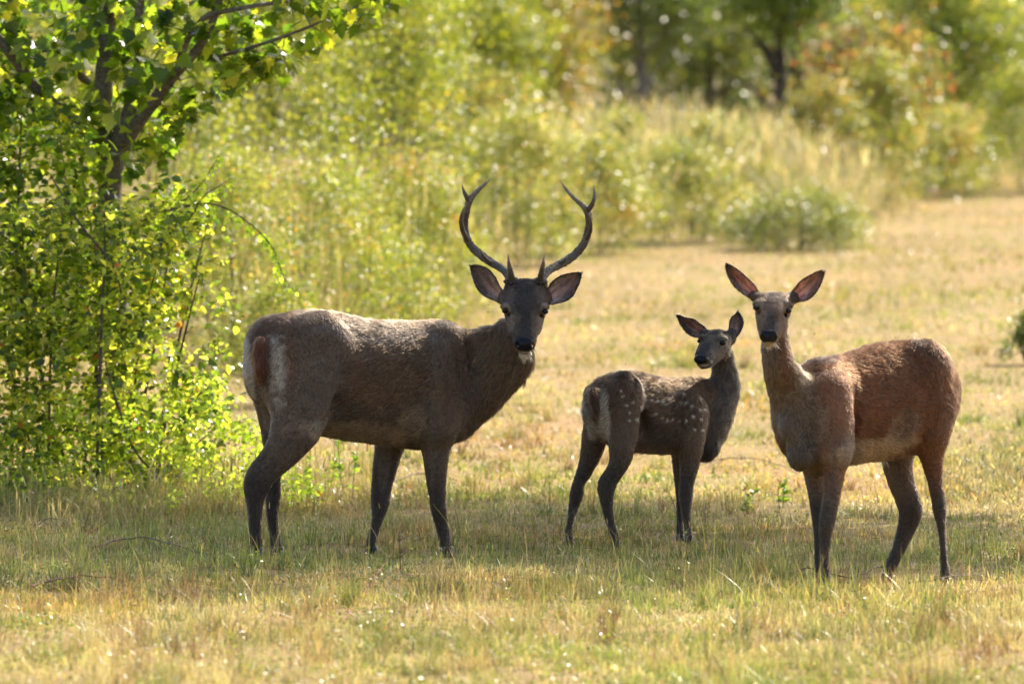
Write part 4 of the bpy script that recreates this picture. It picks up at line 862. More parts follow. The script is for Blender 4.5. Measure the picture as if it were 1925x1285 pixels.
P = wt.wood(root, R0, c_limb=(.16, .135, .11)); keep = P[:, 2] > 0; x_, y_ = TOPX(P); keep &= ~((y_ > 345)); keep &= ~((x_ > 395) & (y_ > 190)); keep &= clear_view(P, rng); P = P[keep]; n = len(P)
C = pick(rng, [(.06, .1, .012, 5), (.1, .135, .018, 4), (.03, .06, .012, 4), (.17, .18, .025, 1)], n)
single_leaves(root, R0, LOBED, P, leaf_rot(rng, n, .5, .7), rng.uniform(.06, .105, n), C, M_LEAF_T, 290, rng)

# ---- the shrubs below it
SPRAYS = [(395, 560), (420, 600), (410, 505), (430, 640), (445, 690), (400, 620), (440, 740), (455, 790), (430, 455), (410, 430), (370, 330), (440, 820), (425, 560), (400, 660), (385, 400), (450, 860)]
def shrub(name, label, rng, poly, Y0, Ysd, ntarget, per, tpl, size, pal, stems, singles=0, berries=0, group=None, spread=.03, base_py=950, r0=.005, matl=None, n_vis=None):
    w = Wood(rng); Qp = poly_sample(rng, poly, ntarget); Yq = Y0 + rng.normal(0, Ysd, ntarget); Q = np.array([PX(a, b, c) for (a, b), c in zip(Qp, Yq)])
    if name == 'small_leaved_shrub': Q = np.vstack([Q] + [PX(a + rng.normal(0, 6), b + rng.normal(0, 8), Y0 + rng.normal(0, .3)) for a, b in SPRAYS * 2])
    Q = Q[Q[:, 2] > zg(Q[:, 0], Q[:, 1]) + .03]
    cx = np.mean([p[0] for p in poly])
    for (sx, ex, ey) in stems:
        Yb = Y0 + rng.normal(0, Ysd * .5); b = PX(sx, base_py, Yb); b[2] = float(zg(b[0], Yb)) - .03; e = PX(ex, ey, Y0 + rng.normal(0, Ysd * .8)); m = b * .5 + e * .5 + rng.normal(0, .06, 3) + [0, 0, .1]
        rb = rng.uniform(.008, .014) * (r0 / .0045); w.limb([[*b, rb], [*m, rb * .75], [*e, rb * .3]], 8)
    if name == 'small_leaved_shrub':
        w.limb(L3([(183, 850, 44.5, 3.6), (188, 700, 44.5, 3.4), (191, 600, 44.5, 3.1), (196, 500, 44.5, 2.6), (197, 400, 44.6, 1.6)]))
        w.limb(L3([(230, 560, 44.5, 2.), (212, 500, 44.5, 2.), (150, 420, 44.6, 2.), (95, 330, 44.7, 1.5)])); w.limb(L3([(300, 900, 44.5, 2.2), (250, 840, 44.4, 2.2), (215, 740, 44.5, 2.), (200, 690, 44.5, 1.2)]))
    w.reach(Q, r0=r0, per=per, start=.15, spread=spread)
    loc = w.limbs[0][0, :3]; root = empty(name, tuple(loc)); R0 = np.array(root.location); tag(root, label, 'shrub', group)
    P = w.wood(root, R0, (.1, .075, .055), (.08, .055, .04), 6, ('stems', 'twigs')); P = P[(P[:, 2] > zg(P[:, 0], P[:, 1]) + .01) & clear_view(P, rng)]; n = len(P)
    C = pick(rng, pal, n); S = rng.uniform(size[0], size[1], n); R = leaf_rot(rng, n, .3, .9)
    if singles: single_leaves(root, R0, tpl, P, R, S, C, matl or M_LEAF_S, singles, rng)
    else:
        mb = MB(); put_leaves(mb, tpl, P - R0, R, S, C); o = mb.build('foliage', matl or M_LEAF_S, root, False); o['kind'] = 'stuff'
    if berries:
        mb = MB(); t = np.linspace(0, 2 * math.pi, 6)[:-1]
        for c in P[rng.choice(n, berries)] - R0:
            for _ in range(rng.integers(2, 5)):
                cc = c + rng.normal(0, .012, 3); r = .004
                mb.add(cc + r * np.array([[1, 0, 0], [-1, 0, 0], [0, 1, 0], [0, -1, 0], [0, 0, 1], [0, 0, -1]]), [[0, 2, 4], [2, 1, 4], [1, 3, 4], [3, 0, 4], [2, 0, 5], [1, 2, 5], [3, 1, 5], [0, 3, 5]], None, (.012, .01, .014))
        o = mb.build('berries', M_TWIG, root, True); o['kind'] = 'stuff'
    return root
G1 = [(.07, .11, .014, 5), (.13, .17, .02, 4), (.03, .06, .012, 3), (.22, .22, .03, 1.2), (.2, .12, .02, .1), (.12, .03, .02, .05)]
G2 = [(.15, .18, .035, 4), (.08, .11, .02, 5), (.26, .26, .06, 2.5), (.03, .05, .015, 4), (.2, .08, .03, .15), (.28, .25, .06, .6)]
rng = np.random.default_rng(41)
shrub('berry_shrub', 'dark green broad leaved shrub with black berries in front of the tree trunk', rng, [(-260, 170), (60, 165), (150, 190), (190, 260), (200, 330), (260, 360), (300, 330), (320, 330), (400, 380), (385, 470), (330, 520), (250, 640), (-260, 700)], 45.6, .35, 1050, 9, OVAL, (.035, .062), G1,
      [(-100, -120, 260), (20, 40, 220), (90, 110, 230), (180, 150, 300), (230, 330, 380), (120, 20, 330), (270, 390, 420)], singles=290, berries=60, base_py=940, spread=.03)
shrub('small_leaved_shrub', 'dense shrub of tiny bright leaves filling the lower left corner beneath the tree', rng, [(-300, 380), (60, 380), (130, 350), (240, 380), (330, 360), (395, 400), (385, 480), (365, 560), (350, 650), (400, 710), (425, 770), (400, 850), (370, 905), (300, 935), (-300, 960)], 45.05, .42, 1900, 15, OVAL, (.02, .062), G2,
      [(-150, -180, 420), (-40, -60, 400), (40, 40, 400), (90, 120, 380), (150, 200, 400), (200, 192, 470), (240, 320, 420), (280, 380, 500), (300, 400, 720), (180, 250, 600), (330, 410, 800)], singles=290, base_py=950, spread=.028, r0=.004)
shrub('low_bramble', 'low leafy yellow green growth behind the hind legs of the stag', rng, [(-100, 800), (340, 720), (420, 690), (440, 760), (520, 850), (600, 870), (640, 910), (600, 960), (380, 960), (-100, 970)], 44.7, .4, 620, 16, OVAL, (.018, .04), [(.14, .2, .03, 5), (.22, .25, .05, 3), (.08, .12, .02, 2), (.2, .07, .04, .08)],
      [(60, 50, 830), (200, 210, 820), (360, 380, 720), (430, 440, 780), (500, 510, 850), (560, 590, 880)], base_py=955, r0=.0016)

# ---- rose cane arching out of the shrub
rng = np.random.default_rng(51); w = Wood(rng)
w.limb(L3([(240, 430, 45.2, 2.2), (300, 400, 45.1, 2), (345, 388, 45.0, 1.8), (392, 383, 44.95, 1.7), (430, 394, 44.9, 1.5), (462, 415, 44.9, 1.4), (492, 440, 44.9, 1.2), (515, 470, 44.9, 1.1), (527, 505, 44.9, 1.), (545, 542, 44.9, .6)]), 6)
w.limb(L3([(300, 470, 45.1, 1.8), (345, 430, 45, 1.6), (380, 372, 44.95, 1.3), (412, 350, 44.9, 1), (437, 334, 44.9, .6)]), 6)
w.limb(L3([(345, 378, 45, 1.6), (370, 355, 44.95, 1.3), (392, 325, 44.9, 1), (412, 292, 44.9, .6)]), 6)
root = empty('rose_cane', tuple(w.limbs[0][0, :3])); R0 = np.array(root.location); tag(root, 'thin arching cane with small paired leaves reaching right above the rump of the stag', 'cane')
leafP, leafR, leafS = [], [], []
for A in w.limbs:
    for k in range(3, len(A), 2 if A is w.limbs[0] else 3):
        p = A[k, :3]; sd = rng.choice([-1, 1]); d = np.array([rng.uniform(-.3, .3) + .2 * sd, rng.uniform(-.5, .5), rng.uniform(-1, -.2)]); d /= np.linalg.norm(d); s0 = np.cross(d, [0, 1, 0]); s0 /= np.linalg.norm(s0)
        tip = p + d * .06; w.tw.append((np.array([p, (p + tip) / 2, tip]), np.array([.001, .0009, .0006])))
        for t in (.3, .6, .95):
            for s in ((-1, 1) if t < .9 else (0,)):
                a = s0 * s + d * (.6 if s else 1.); a /= np.linalg.norm(a); nrm = np.cross(a, s0 if s == 0 else d) + rng.normal(0, .35, 3); nrm -= (nrm @ a) * a; nrm /= np.linalg.norm(nrm)
                leafP.append(p + d * .06 * t); leafR.append(np.stack([np.cross(a, nrm), a, nrm], -1)); leafS.append(rng.uniform(.022, .034))
w.wood(root, R0, (.09, .06, .04), (.12, .1, .04), 5, ('stem', 'leaf_stalks'))
n = len(leafP); C = pick(rng, [(.14, .2, .03, 4), (.2, .25, .05, 3), (.08, .13, .02, 2)], n)
single_leaves(root, R0, OVAL, np.array(leafP), np.array(leafR), np.array(leafS), C, M_LEAF_S, 280, rng)

# ------------------------------------------------------------------ bushes and trees behind
def bush(name, label, rng, px, base_py, wpx, hpx, nl, size, pal, group=None, Y=None, cat='bush', top=.55, trunk=0, lean=0, dens=1., tpl=SMALL, depth=None, lowcut=0., barkc=(.1, .08, .06), tw=1.):
    Y = Y or YG(base_py, px); m = Y / FPX; bx = (px - 962.5) * m; gz = float(zg(bx, Y)); W2, H = wpx * m / 2, hpx * m; D2 = depth or W2
    w = Wood(rng); tips = []
    ns = trunk or int(rng.integers(7, 11))
    if trunk:
        for k in range(trunk):
            t0 = np.array([bx + rng.normal(0, .08) * (trunk > 1), Y, gz - .05]); r = tw * H * .022 * (1.25 if trunk == 1 else .8); top_ = t0 + [lean * H + rng.normal(0, .1) * H * (trunk > 1), rng.normal(0, .05), H * .95]
            A = w.limb([[*t0, r], [*(t0 * .6 + top_ * .4 + rng.normal(0, .03 * H, 3)), r * .8], [*top_, r * .2]], 8)
            for q in range(9):
                i0 = int(len(A) * (.3 + .07 * q)); i0 = min(i0, len(A) - 2); p = A[i0, :3]; a = rng.random() * 6.28; e = p + [math.cos(a) * W2 * .8, math.sin(a) * D2 * .8, H * rng.uniform(.08, .3)]
                w.limb([[*p, A[i0, 3] * .5], [*((p + e) / 2 + [0, 0, .05 * H]), A[i0, 3] * .3], [*e, .004]], 4)
    else:
        for k in range(ns):
            a = rng.random() * 6.28; rr = rng.random() ** .5 * .75; e = np.array([bx + math.cos(a) * W2 * rr, Y + math.sin(a) * D2 * rr, gz + H * rng.uniform(.6, .95)]); b = np.array([bx + math.cos(a) * W2 * rr * .35, Y + math.sin(a) * D2 * rr * .35, gz - .03])
            w.limb([[*b, .009], [*(b * .5 + e * .5 + rng.normal(0, .05 * H, 3)), .006], [*e, .004]], 5)
    # leaf clumps inside an uneven envelope
    nc = max(12, int(nl / 110)); u = rng.normal(0, 1, (nc, 3)); u /= np.linalg.norm(u, axis=1)[:, None]; rad = rng.random(nc) ** .38
    lump = .55 + .85 * fnoise(np.arctan2(u[:, 1], u[:, 0]) * 1.5 + px, u[:, 2] * 1.5 + base_py, .8, 3)
    cz = gz + H * (top if trunk else .52); c = np.array([bx + lean * H * .6, Y, cz]); ext = np.array([W2, D2, (H - (cz - gz))])
    CC = c + u * rad[:, None] * lump[:, None] * ext
    if not trunk:
        hz = rng.random(nc) ** .9; env = np.sqrt(np.clip(1 - hz ** 2.4, 0, 1)) * lump * (.35 + .65 * rng.random(nc) ** .4)
        CC = np.stack([bx + np.cos(np.arctan2(u[:, 1], u[:, 0])) * env * W2, Y + np.sin(np.arctan2(u[:, 1], u[:, 0])) * env * D2, gz + .04 + hz * H * (.75 + .4 * lump * .6)], -1)
    if not trunk: low = CC[:, 2] < gz + .05; CC[low, 2] = gz + .05 + rng.random(low.sum()) * H * .3
    else: CC[:, 2] = np.maximum(CC[:, 2], gz + H * lowcut + rng.random(nc) * .1 * H)
    w.reach(CC, r0=.006, per=0, bend=.12)
    root = empty(name, (bx, Y, gz)); R0 = np.array(root.location); tag(root, label, cat, group)
    per = rng.dirichlet(np.ones(nc) * 4) * nl; per = per.astype(int)
    csz = (W2 * D2 * H) ** (1 / 3) * .17
    idx = np.repeat(np.arange(nc), per); P = CC[idx] + rng.normal(0, 1, (len(idx), 3)) * csz * rng.uniform(.6, 1.3, nc)[idx][:, None] * [1, 1, .8]
    ok = P[:, 2] > zg(P[:, 0], P[:, 1]) + .01; P = P[ok]; idx = idx[ok]; n = len(P)
    tint = pick(rng, pal, nc, .2)[idx]; C = np.where(rng.random((n, 1)) < .55, tint, pick(rng, pal, n)) * rng.uniform(.8, 1.2, (n, 1))
    w.lp = []
    w.wood(root, R0, barkc, (.08, .06, .04), 6, ('trunk' if trunk else 'stems', 'branches'))
    mb = MB(); put_leaves(mb, tpl, P - R0, leaf_rot(rng, n, .25, .9), rng.uniform(size[0], size[1], n), C); o = mb.build('crown' if trunk else 'foliage', M_LEAF_B, root, False); o['kind'] = 'stuff'
    return root
YEL = [(.17, .2, .028, 5), (.26, .27, .04, 3), (.08, .12, .02, 3.5), (.36, .28, .05, .5), (.07, .11, .02, 2)]
YG_ = [(.15, .185, .03, 5), (.23, .24, .05, 3), (.08, .12, .02, 4), (.35, .16, .05, .5), (.4, .36, .18, .6)]
MID = [(.15, .18, .045, 5), (.22, .22, .07, 3), (.09, .12, .03, 3), (.35, .2, .07, .7), (.4, .33, .17, 1.)]
RED = [(.28, .09, .06, 2.5), (.15, .14, .05, 4), (.11, .14, .04, 5), (.3, .2, .08, 1)]
DRK = [(.045, .07, .025, 5), (.075, .095, .03, 3), (.04, .06, .02, 3), (.16, .18, .05, 1)]
rng = np.random.default_rng(61)
bush('willow_bush', 'tall yellow green bush directly behind the trunk of the tree at the left', rng, 250, 640, 420, 780, 26000, (.022, .045), YEL, 'tall bushes behind the left tree')
bush('willow_bush', 'tall yellow green bush above the rump of the stag', rng, 520, 615, 380, 740, 26000, (.022, .045), YEL, 'tall bushes behind the left tree')
bush('willow_bush', 'tall golden bush just left of the antlers', rng, 735, 575, 290, 640, 22000, (.024, .045), YEL, 'tall bushes behind the left tree')
bush('willow_bush', 'yellow green bush half hidden by the lower left shrub', rng, 60, 600, 420, 760, 14000, (.024, .045), YEL, 'tall bushes behind the left tree')
bush('herb_bush', 'mid green low bush with reddish sprigs behind the back of the stag', rng, 610, 660, 330, 330, 15000, (.018, .034), YG_, 'low bushes behind the stag')
bush('herb_bush', 'low mixed bush between the shrub and the rump of the stag', rng, 430, 700, 260, 400, 13000, (.018, .034), YG_, 'low bushes behind the stag')
bush('herb_bush', 'low pale green bush below the left antler', rng, 790, 620, 230, 300, 11000, (.018, .034), YG_, 'low bushes behind the stag')
bush('herb_bush', 'low green growth behind the belly of the stag near the shrub', rng, 520, 760, 240, 200, 7000, (.018, .032), YG_, 'low bushes behind the stag')
bush('herb_bush', 'grassy green growth filling the gap under the left antler', rng, 700, 640, 300, 190, 8000, (.018, .034), YG_, 'low bushes behind the stag')
bush('herb_bush', 'low green growth at the foot of the golden bush', rng, 830, 600, 200, 170, 6000, (.018, .034), YG_, 'low bushes behind the stag')
bush('field_bush', 'green bush behind the right antler at the edge of the field', rng, 975, 500, 290, 270, 12000, (.028, .05), MID, 'bushes along the edge of the field')
bush('field_bush', 'rounded yellow green bush between the stag and the ears of the fawn', rng, 1120, 478, 230, 200, 9000, (.028, .05), MID, 'bushes along the edge of the field')
bush('field_bush', 'low yellow bush above the head of the fawn in front of the pale tall grass', rng, 1290, 455, 250, 170, 8000, (.028, .05), MID, 'bushes along the edge of the field')
bush('field_bush', 'dark spreading low bush above the head of the doe', rng, 1500, 470, 300, 95, 8000, (.028, .05), [(.12, .15, .05, 4), (.2, .2, .08, 3), (.06, .08, .03, 3)], 'bushes along the edge of the field')
bush('field_bush', 'small leafy bush where the pale tall grass ends near the dark low bush', rng, 1420, 425, 200, 110, 5000, (.03, .055), MID, 'bushes along the edge of the field')
bush('field_bush', 'green bush behind the left antler in the middle distance', rng, 900, 450, 260, 300, 9000, (.03, .055), MID, 'bushes along the edge of the field')
bush('field_bush', 'olive bush breaking through the middle of the pale tall grass', rng, 1330, 410, 200, 170, 6000, (.03, .055), MID, 'bushes along the edge of the field')
bush('field_bush', 'small green bush in the pale tall grass right of the right antler', rng, 1180, 415, 160, 190, 5000, (.03, .055), YG_, 'bushes along the edge of the field')
bush('autumn_bush', 'tall bush with rusty red tips standing right of the pale tall grass', rng, 1640, 388, 210, 290, 9000, (.03, .06), [(.15, .18, .04, 5), (.3, .13, .06, 1.2), (.09, .12, .03, 3), (.24, .24, .07, 2)], 'bushes at the right end of the field')
bush('autumn_bush', 'broad olive bush at the right edge of the field', rng, 1840, 350, 280, 330, 12000, (.032, .06), [(.14, .17, .05, 5), (.22, .22, .08, 3), (.07, .1, .03, 3)], 'bushes at the right end of the field')
bush('autumn_bush', 'pale green bush rising behind the rusty bush at the right', rng, 1740, 330, 200, 300, 8000, (.032, .06), MID, 'bushes at the right end of the field')
bush('field_bush', 'small dark green bush cut by the right edge of the picture beside the doe', rng, 1945, 685, 120, 80, 3500, (.02, .035), [(.09, .12, .04, 4), (.16, .18, .06, 3)], 'bushes along the edge of the field')
bush('autumn_bush', 'dense green and russet bush low beside the end of the pale tall grass', rng, 1560, 400, 190, 230, 8000, (.032, .06), [(.17, .18, .05, 4), (.3, .2, .08, 2.), (.1, .12, .03, 3)], 'bushes at the right end of the field')
bush('autumn_bush', 'low grey green bush on the right horizon of the field under the olive tree', rng, 1730, 372, 260, 170, 8000, (.032, .06), MID, 'bushes at the right end of the field')
bush('autumn_bush', 'low bush at the far right where the field meets the frame edge', rng, 1930, 362, 220, 230, 8000, (.032, .06), YG_, 'bushes at the right end of the field')
far = 'trees behind the field'
bush('bush_tree', 'yellow green tree crown above the antlers of the stag', rng, 900, 300, 300, 420, 11000, (.05, .09), YEL, far, Y=104, trunk=2, top=.62, cat='tree')
bush('bush_tree', 'sunlit green tree with a straight dark trunk above the doe', rng, 1461, 300, 330, 460, 12000, (.05, .09), [(.09, .14, .02, 5), (.15, .2, .03, 3), (.05, .08, .02, 3)], far, Y=106, trunk=1, top=.78, lowcut=.56, cat='tree', barkc=(.05, .045, .045), tw=1.1)
bush('bush_tree', 'dark olive tree at the top centre of the picture', rng, 1190, 300, 300, 440, 12000, (.05, .09), DRK, far, Y=112, trunk=1, top=.7, lowcut=.3, cat='tree', barkc=(.16, .15, .15))
bush('bush_tree', 'brownish autumn tree right of the antlers in the background', rng, 1010, 300, 240, 370, 9000, (.05, .09), [(.16, .17, .04, 4), (.28, .16, .05, 3), (.09, .11, .03, 3)], far, Y=108, trunk=2, top=.6, cat='tree')
bush('bush_tree', 'red leaved tree near the top right of the picture', rng, 1640, 290, 230, 350, 9000, (.05, .09), RED, far, Y=96, trunk=2, top=.68, lowcut=.35, cat='tree')
bush('bush_tree', 'olive tree with leaning dark branches in the top right corner', rng, 1780, 300, 330, 470, 13000, (.05, .09), YG_, far, Y=101, trunk=3, top=.66, lowcut=.25, cat='tree')
bush('bush_tree', 'dull green tree between the dark olive tree and the straight trunk', rng, 1330, 300, 260, 400, 10000, (.05, .09), [(.08, .11, .03, 5), (.14, .16, .04, 3), (.2, .2, .06, 1)], far, Y=116, trunk=1, top=.6, lowcut=.25, cat='tree')
bush('bush_tree', 'yellow leafed tree behind the tall golden bush left of the antlers', rng, 770, 300, 280, 480, 10000, (.05, .09), YEL, far, Y=102, trunk=2, top=.62, cat='tree')
# the far wood behind everything: one mass of trunks and leaves
rng = np.random.default_rng(71); mb = MB(); n = 110000
x = rng.uniform(-14, 14, n); y = rng.uniform(118, 146, n); z = zg(x, y) + rng.random(n) ** .8 * (5.5 + 2.5 * fnoise(x, y, 2.2, 3)); q = fnoise(x * 1.3, z * 1.3 + y * .2, 1., 5) > .12
P = np.stack([x, y, z], -1)[q]; n = len(P); C = pick(rng, [(.05, .08, .025, 5), (.1, .12, .035, 3), (.16, .17, .05, 1.5), (.2, .12, .05, .7)], n)
put_leaves(mb, SMALL, P, leaf_rot(rng, n), rng.uniform(.14, .24, n), C)
for k in range(46):
    tx, ty = rng.uniform(-15, 15), rng.uniform(122, 146); b = np.array([tx, ty, float(zg(tx, ty)) - .1]); mb.tube([b, b + [rng.normal(0, .3), 0, 3], b + [rng.normal(0, .6), 0, 7]], [.13, .1, .05], 6, (.09, .08, .07))
tag(mb.build('far_wood', M_LEAF_B, None, False), 'dark far wood closing the view behind the field trees', 'wood', kind='stuff')
# ------------------------------------------------------------------ tall dry grass in the middle distance
def tall_dry(name, label, rng, pts, n, h, cols, w=.012, lean=.45):
    x, y = [], []
    for (px, py, sx, sY, wt_) in pts:
        k = int(n * wt_); Y = YG(py, px) + rng.normal(0, sY, k); x.append((px - 962.5) / FPX * Y + rng.normal(0, sx, k) / FPX * Y); y.append(Y)
    x, y = np.concatenate(x), np.concatenate(y); k = len(x); c = pick(rng, cols, k); hh = h * rng.uniform(.3, 1.1, k) * (.35 + 1.2 * fnoise(x, y, 1.6, 8))
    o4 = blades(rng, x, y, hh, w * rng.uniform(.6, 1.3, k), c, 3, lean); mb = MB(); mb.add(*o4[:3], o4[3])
    s = rng.choice(k, k // 5); sx_, sy_ = x[s], y[s]      # feathery seed heads
    o4 = blades(rng, sx_, sy_, hh[s] * .35, np.full(len(s), w * 2.2), c[s] * 1.25, 3, .5, z=zg(sx_, sy_) + hh[s] * .8); mb.add(*o4[:3], o4[3])
    return tag(mb.build(name, M_GRASS, None, False), label, 'grass', kind='stuff')
DRYC = [(.5, .42, .26, 5), (.42, .32, .17, 3), (.3, .3, .12, 2), (.58, .52, .36, 2)]
rng = np.random.default_rng(81)
tall_dry('tall_dry_grass', 'pale feathery tall dry grass between the antlers and the rusty bush', rng, [(960, 395, 70, 3, .1), (1080, 385, 80, 4, .17), (1210, 380, 80, 4, .2), (1340, 385, 80, 4, .22), (1470, 395, 70, 3, .2), (1540, 405, 45, 2, .11)], 24000, .85, [(.34, .28, .18, 5), (.26, .2, .11, 3), (.2, .21, .09, 3), (.4, .35, .25, 2)], .012, .7)
tall_dry('dry_stalks', 'tall dry stalks mixed into the bushes behind the stag', rng, [(500, 690, 60, .8, .3), (640, 640, 70, 1, .3), (850, 590, 50, 1.5, .25), (780, 620, 50, 1, .15)], 700, .95, [(.36, .28, .17, 5), (.26, .22, .12, 3)], .007)
tall_dry('rough_grass', 'rough unmown grass around the foot of the left shrub', rng, [(60, 960, 70, .7, .22), (180, 962, 70, .7, .2), (300, 960, 60, .7, .2), (420, 955, 60, .7, .18), (520, 950, 60, .8, .12), (620, 940, 50, .8, .08)], 3600, .24, [(.42, .33, .17, 4), (.2, .24, .06, 3), (.3, .2, .1, 2)], .004, .9)
tall_dry('field_tussocks', 'scattered rough tussocks in the field behind the doe', rng, [(1860, 920, 70, 1.2, .35), (1880, 880, 60, 1.2, .2), (1100, 560, 90, 2, .1), (1300, 600, 120, 2, .1), (1700, 560, 100, 3, .15), (1560, 480, 80, 2, .1)], 3000, .12, [(.3, .26, .16, 4), (.16, .17, .09, 3), (.12, .12, .07, 2)], .006, .9)

# ------------------------------------------------------------------ the shade trees standing right of the picture
def shade_tree(rng, label, tx, ty, c, ext, n, gaps):
    w = Wood(rng); gz = float(zg(tx, ty)); top_ = np.array([c[0], c[1], c[2] + ext[2] * .6])
    A = w.limb([[tx, ty, gz - .1, .16], [tx - .05, ty, gz + 1.6, .13], [*(np.array([tx, ty, gz + 3.2]) * .7 + top_ * .3), .1], [*top_, .03]], 8)
    for k in range(16):
        p = A[int(len(A) * rng.uniform(.45, .9)), :]; a = rng.random() * 6.28; e = np.array(c) + [math.cos(a) * ext[0] * .8, math.sin(a) * ext[1] * .8, rng.uniform(-.5, .5) * ext[2]]
        w.limb([[*p[:3], p[3] * .6], [*((p[:3] + e) / 2 + [0, 0, .3]), .03], [*e, .008]], 5)
    nc = 150; u = rng.normal(0, 1, (nc, 3)); u /= np.linalg.norm(u, axis=1)[:, None]; CC = np.array(c) + u * (rng.random(nc) ** .4)[:, None] * ext; w.reach(CC, r0=.01, per=0)
    idx = rng.integers(0, nc, n); P = CC[idx] + rng.normal(0, .28, (n, 3))
    for g0, gr in gaps:  # openings shaped into the crown along sun rays to light chosen deer patches
        d = P - g0; t = d @ SUN; P = P[np.linalg.norm(d - t[:, None] * SUN, axis=1) > gr]
    P = P[P[:, 2] > 2.95 + (P[:, 1] - 43) * .025]; n = len(P)
    root = empty('shade_tree', (tx, ty, gz)); R0 = np.array(root.location); tag(root, label, 'tree'); w.wood(root, R0, names=('trunk', 'branches'))
    mb = MB(); put_leaves(mb, SMALL, P - R0, leaf_rot(rng, n), rng.uniform(.09, .14, n), pick(rng, G1, n)); o = mb.build('crown', M_LEAF_B, root, False); o['kind'] = 'stuff'
GAPS = [(PX(x, y, Y), r) for x, y, Y, r in [(580, 596, 39.8, .1), (640, 603, 39.84, .19), (700, 606, 39.92, .17), (760, 608, 40.0, .15), (815, 612, 40.05, .11), (1530, 676, 37.3, .12), (1590, 668, 37.4, .19), (1660, 645, 37.55, .13), (1215, 735, 40.85, .1), (1180, 700, 40.9, .1), (1280, 712, 41.0, .1),
        (1480, 650, 37.05, .1), (1515, 540, 36.97, .13), (1395, 525, 36.97, .13), (1003, 655, 39.8, .06), (1460, 640, 36.8, .07), (1075, 540, 39.96, .1), (1390, 610, 41.1, .08)]]
shade_tree(np.random.default_rng(91), 'leafy tree outside the right edge whose shade falls on the deer', 4.9, 46.6, (3.15, 45.1, 5.1), (3.3, 4.3, 1.4), 34000, GAPS)

# ------------------------------------------------------------------ single plants, sticks and flies
def stick(label, pts, rng, col=(.1, .06, .045), twigs=5, r=.004, name='fallen_stick', cat='stick', up=.0, tl=.12):
    A = []
    for x, y, dz in pts:
        Y = YG(y, x); p = PX(x, y, Y); p[2] = float(zg(p[0], p[1])) + dz; A.append([*p, r])
    A = spline(np.array(A), 5); A[:, 3] *= np.linspace(1, .4, len(A)); loc = A[0, :3].copy(); root = empty(name, tuple(loc)); tag(root, label, cat)
    mb = MB(); mb.tube(A[:, :3] - loc + rng.normal(0, r * .6, (len(A), 3)), A[:, 3], 6, col, .25, rng); mb.build('stem', M_TWIG, root)
    for k in range(twigs):
        i = rng.integers(2, len(A) - 1); d = rng.normal(0, 1, 3) + [0, 0, .7]; d /= np.linalg.norm(d); q = A[i, :3] - loc; L = tl * rng.uniform(.4, 1.2)
        mb = MB(); mb.tube([q, q + d * L * .5 + rng.normal(0, .006, 3), q + d * L], [A[i, 3] * .6, A[i, 3] * .45, .0006], 5, col, .2, rng); mb.build('twig', M_TWIG, root)
    return root
rng = np.random.default_rng(101)
stick('bare thorny twig lying beside the front feet of the doe', [(1440, 1098, .02), (1520, 1085, .05), (1600, 1090, .03), (1660, 1080, .06), (1720, 1092, .02)], rng, twigs=7)
stick('reddish brown stick lying in the sunlit grass at the lower left', [(60, 1112, .03), (140, 1106, .05), (215, 1108, .05), (290, 1122, .02)], rng, (.2, .1, .06), 4, .006)
stick('long reddish stem leaning through the grass in front of the stag', [(628, 1192, .01), (690, 1120, .03), (740, 1075, .1), (770, 1068, .19)], rng, (.25, .09, .05), 3, .003)
stick('dark stick lying on the ground behind the belly of the stag', [(740, 915, .03), (800, 905, .05), (860, 912, .03)], rng, (.12, .07, .05), 3, .006)
stick('thin dark branch lying across the grass between the fawn and the doe', [(1300, 890, .04), (1360, 882, .06), (1430, 886, .07), (1500, 900, .03)], rng, (.13, .09, .06), 6, .004)
stick('dark twig in the shaded grass right of the doe', [(1700, 1104, .02), (1780, 1100, .04), (1840, 1088, .05)], rng, twigs=5)
stick('dry branch lying in the shade at the left behind the sunlit grass', [(180, 1040, .03), (260, 1032, .06), (340, 1044, .04), (400, 1052, .03)], rng, (.16, .12, .09), 6, .005)
BL = ['reddish', 'grey brown', 'dark', 'pale']; BC = [(.2, .09, .05), (.17, .12, .09), (.07, .045, .035), (.3, .22, .14)]; BW = ['leftmost', 'second', 'third', 'rightmost']
for k in range(16):
    x0 = 8 + (k // 4) * 48 + rng.uniform(-8, 8); y0 = rng.uniform(988, 1010); L = rng.uniform(30, 70)
    o = stick('%s stick in the heap under the left shrub, %s of its colour' % (BL[k % 4], BW[k // 4]), [(x0, y0, .02), (x0 + L * .5, y0 - rng.uniform(-6, 8), rng.uniform(.02, .07)), (x0 + L, y0 + rng.uniform(-12, 12), rng.uniform(.01, .09))], rng, BC[k % 4], 2, .003, tl=.08); o['group'] = 'brushwood heap below the left shrub'
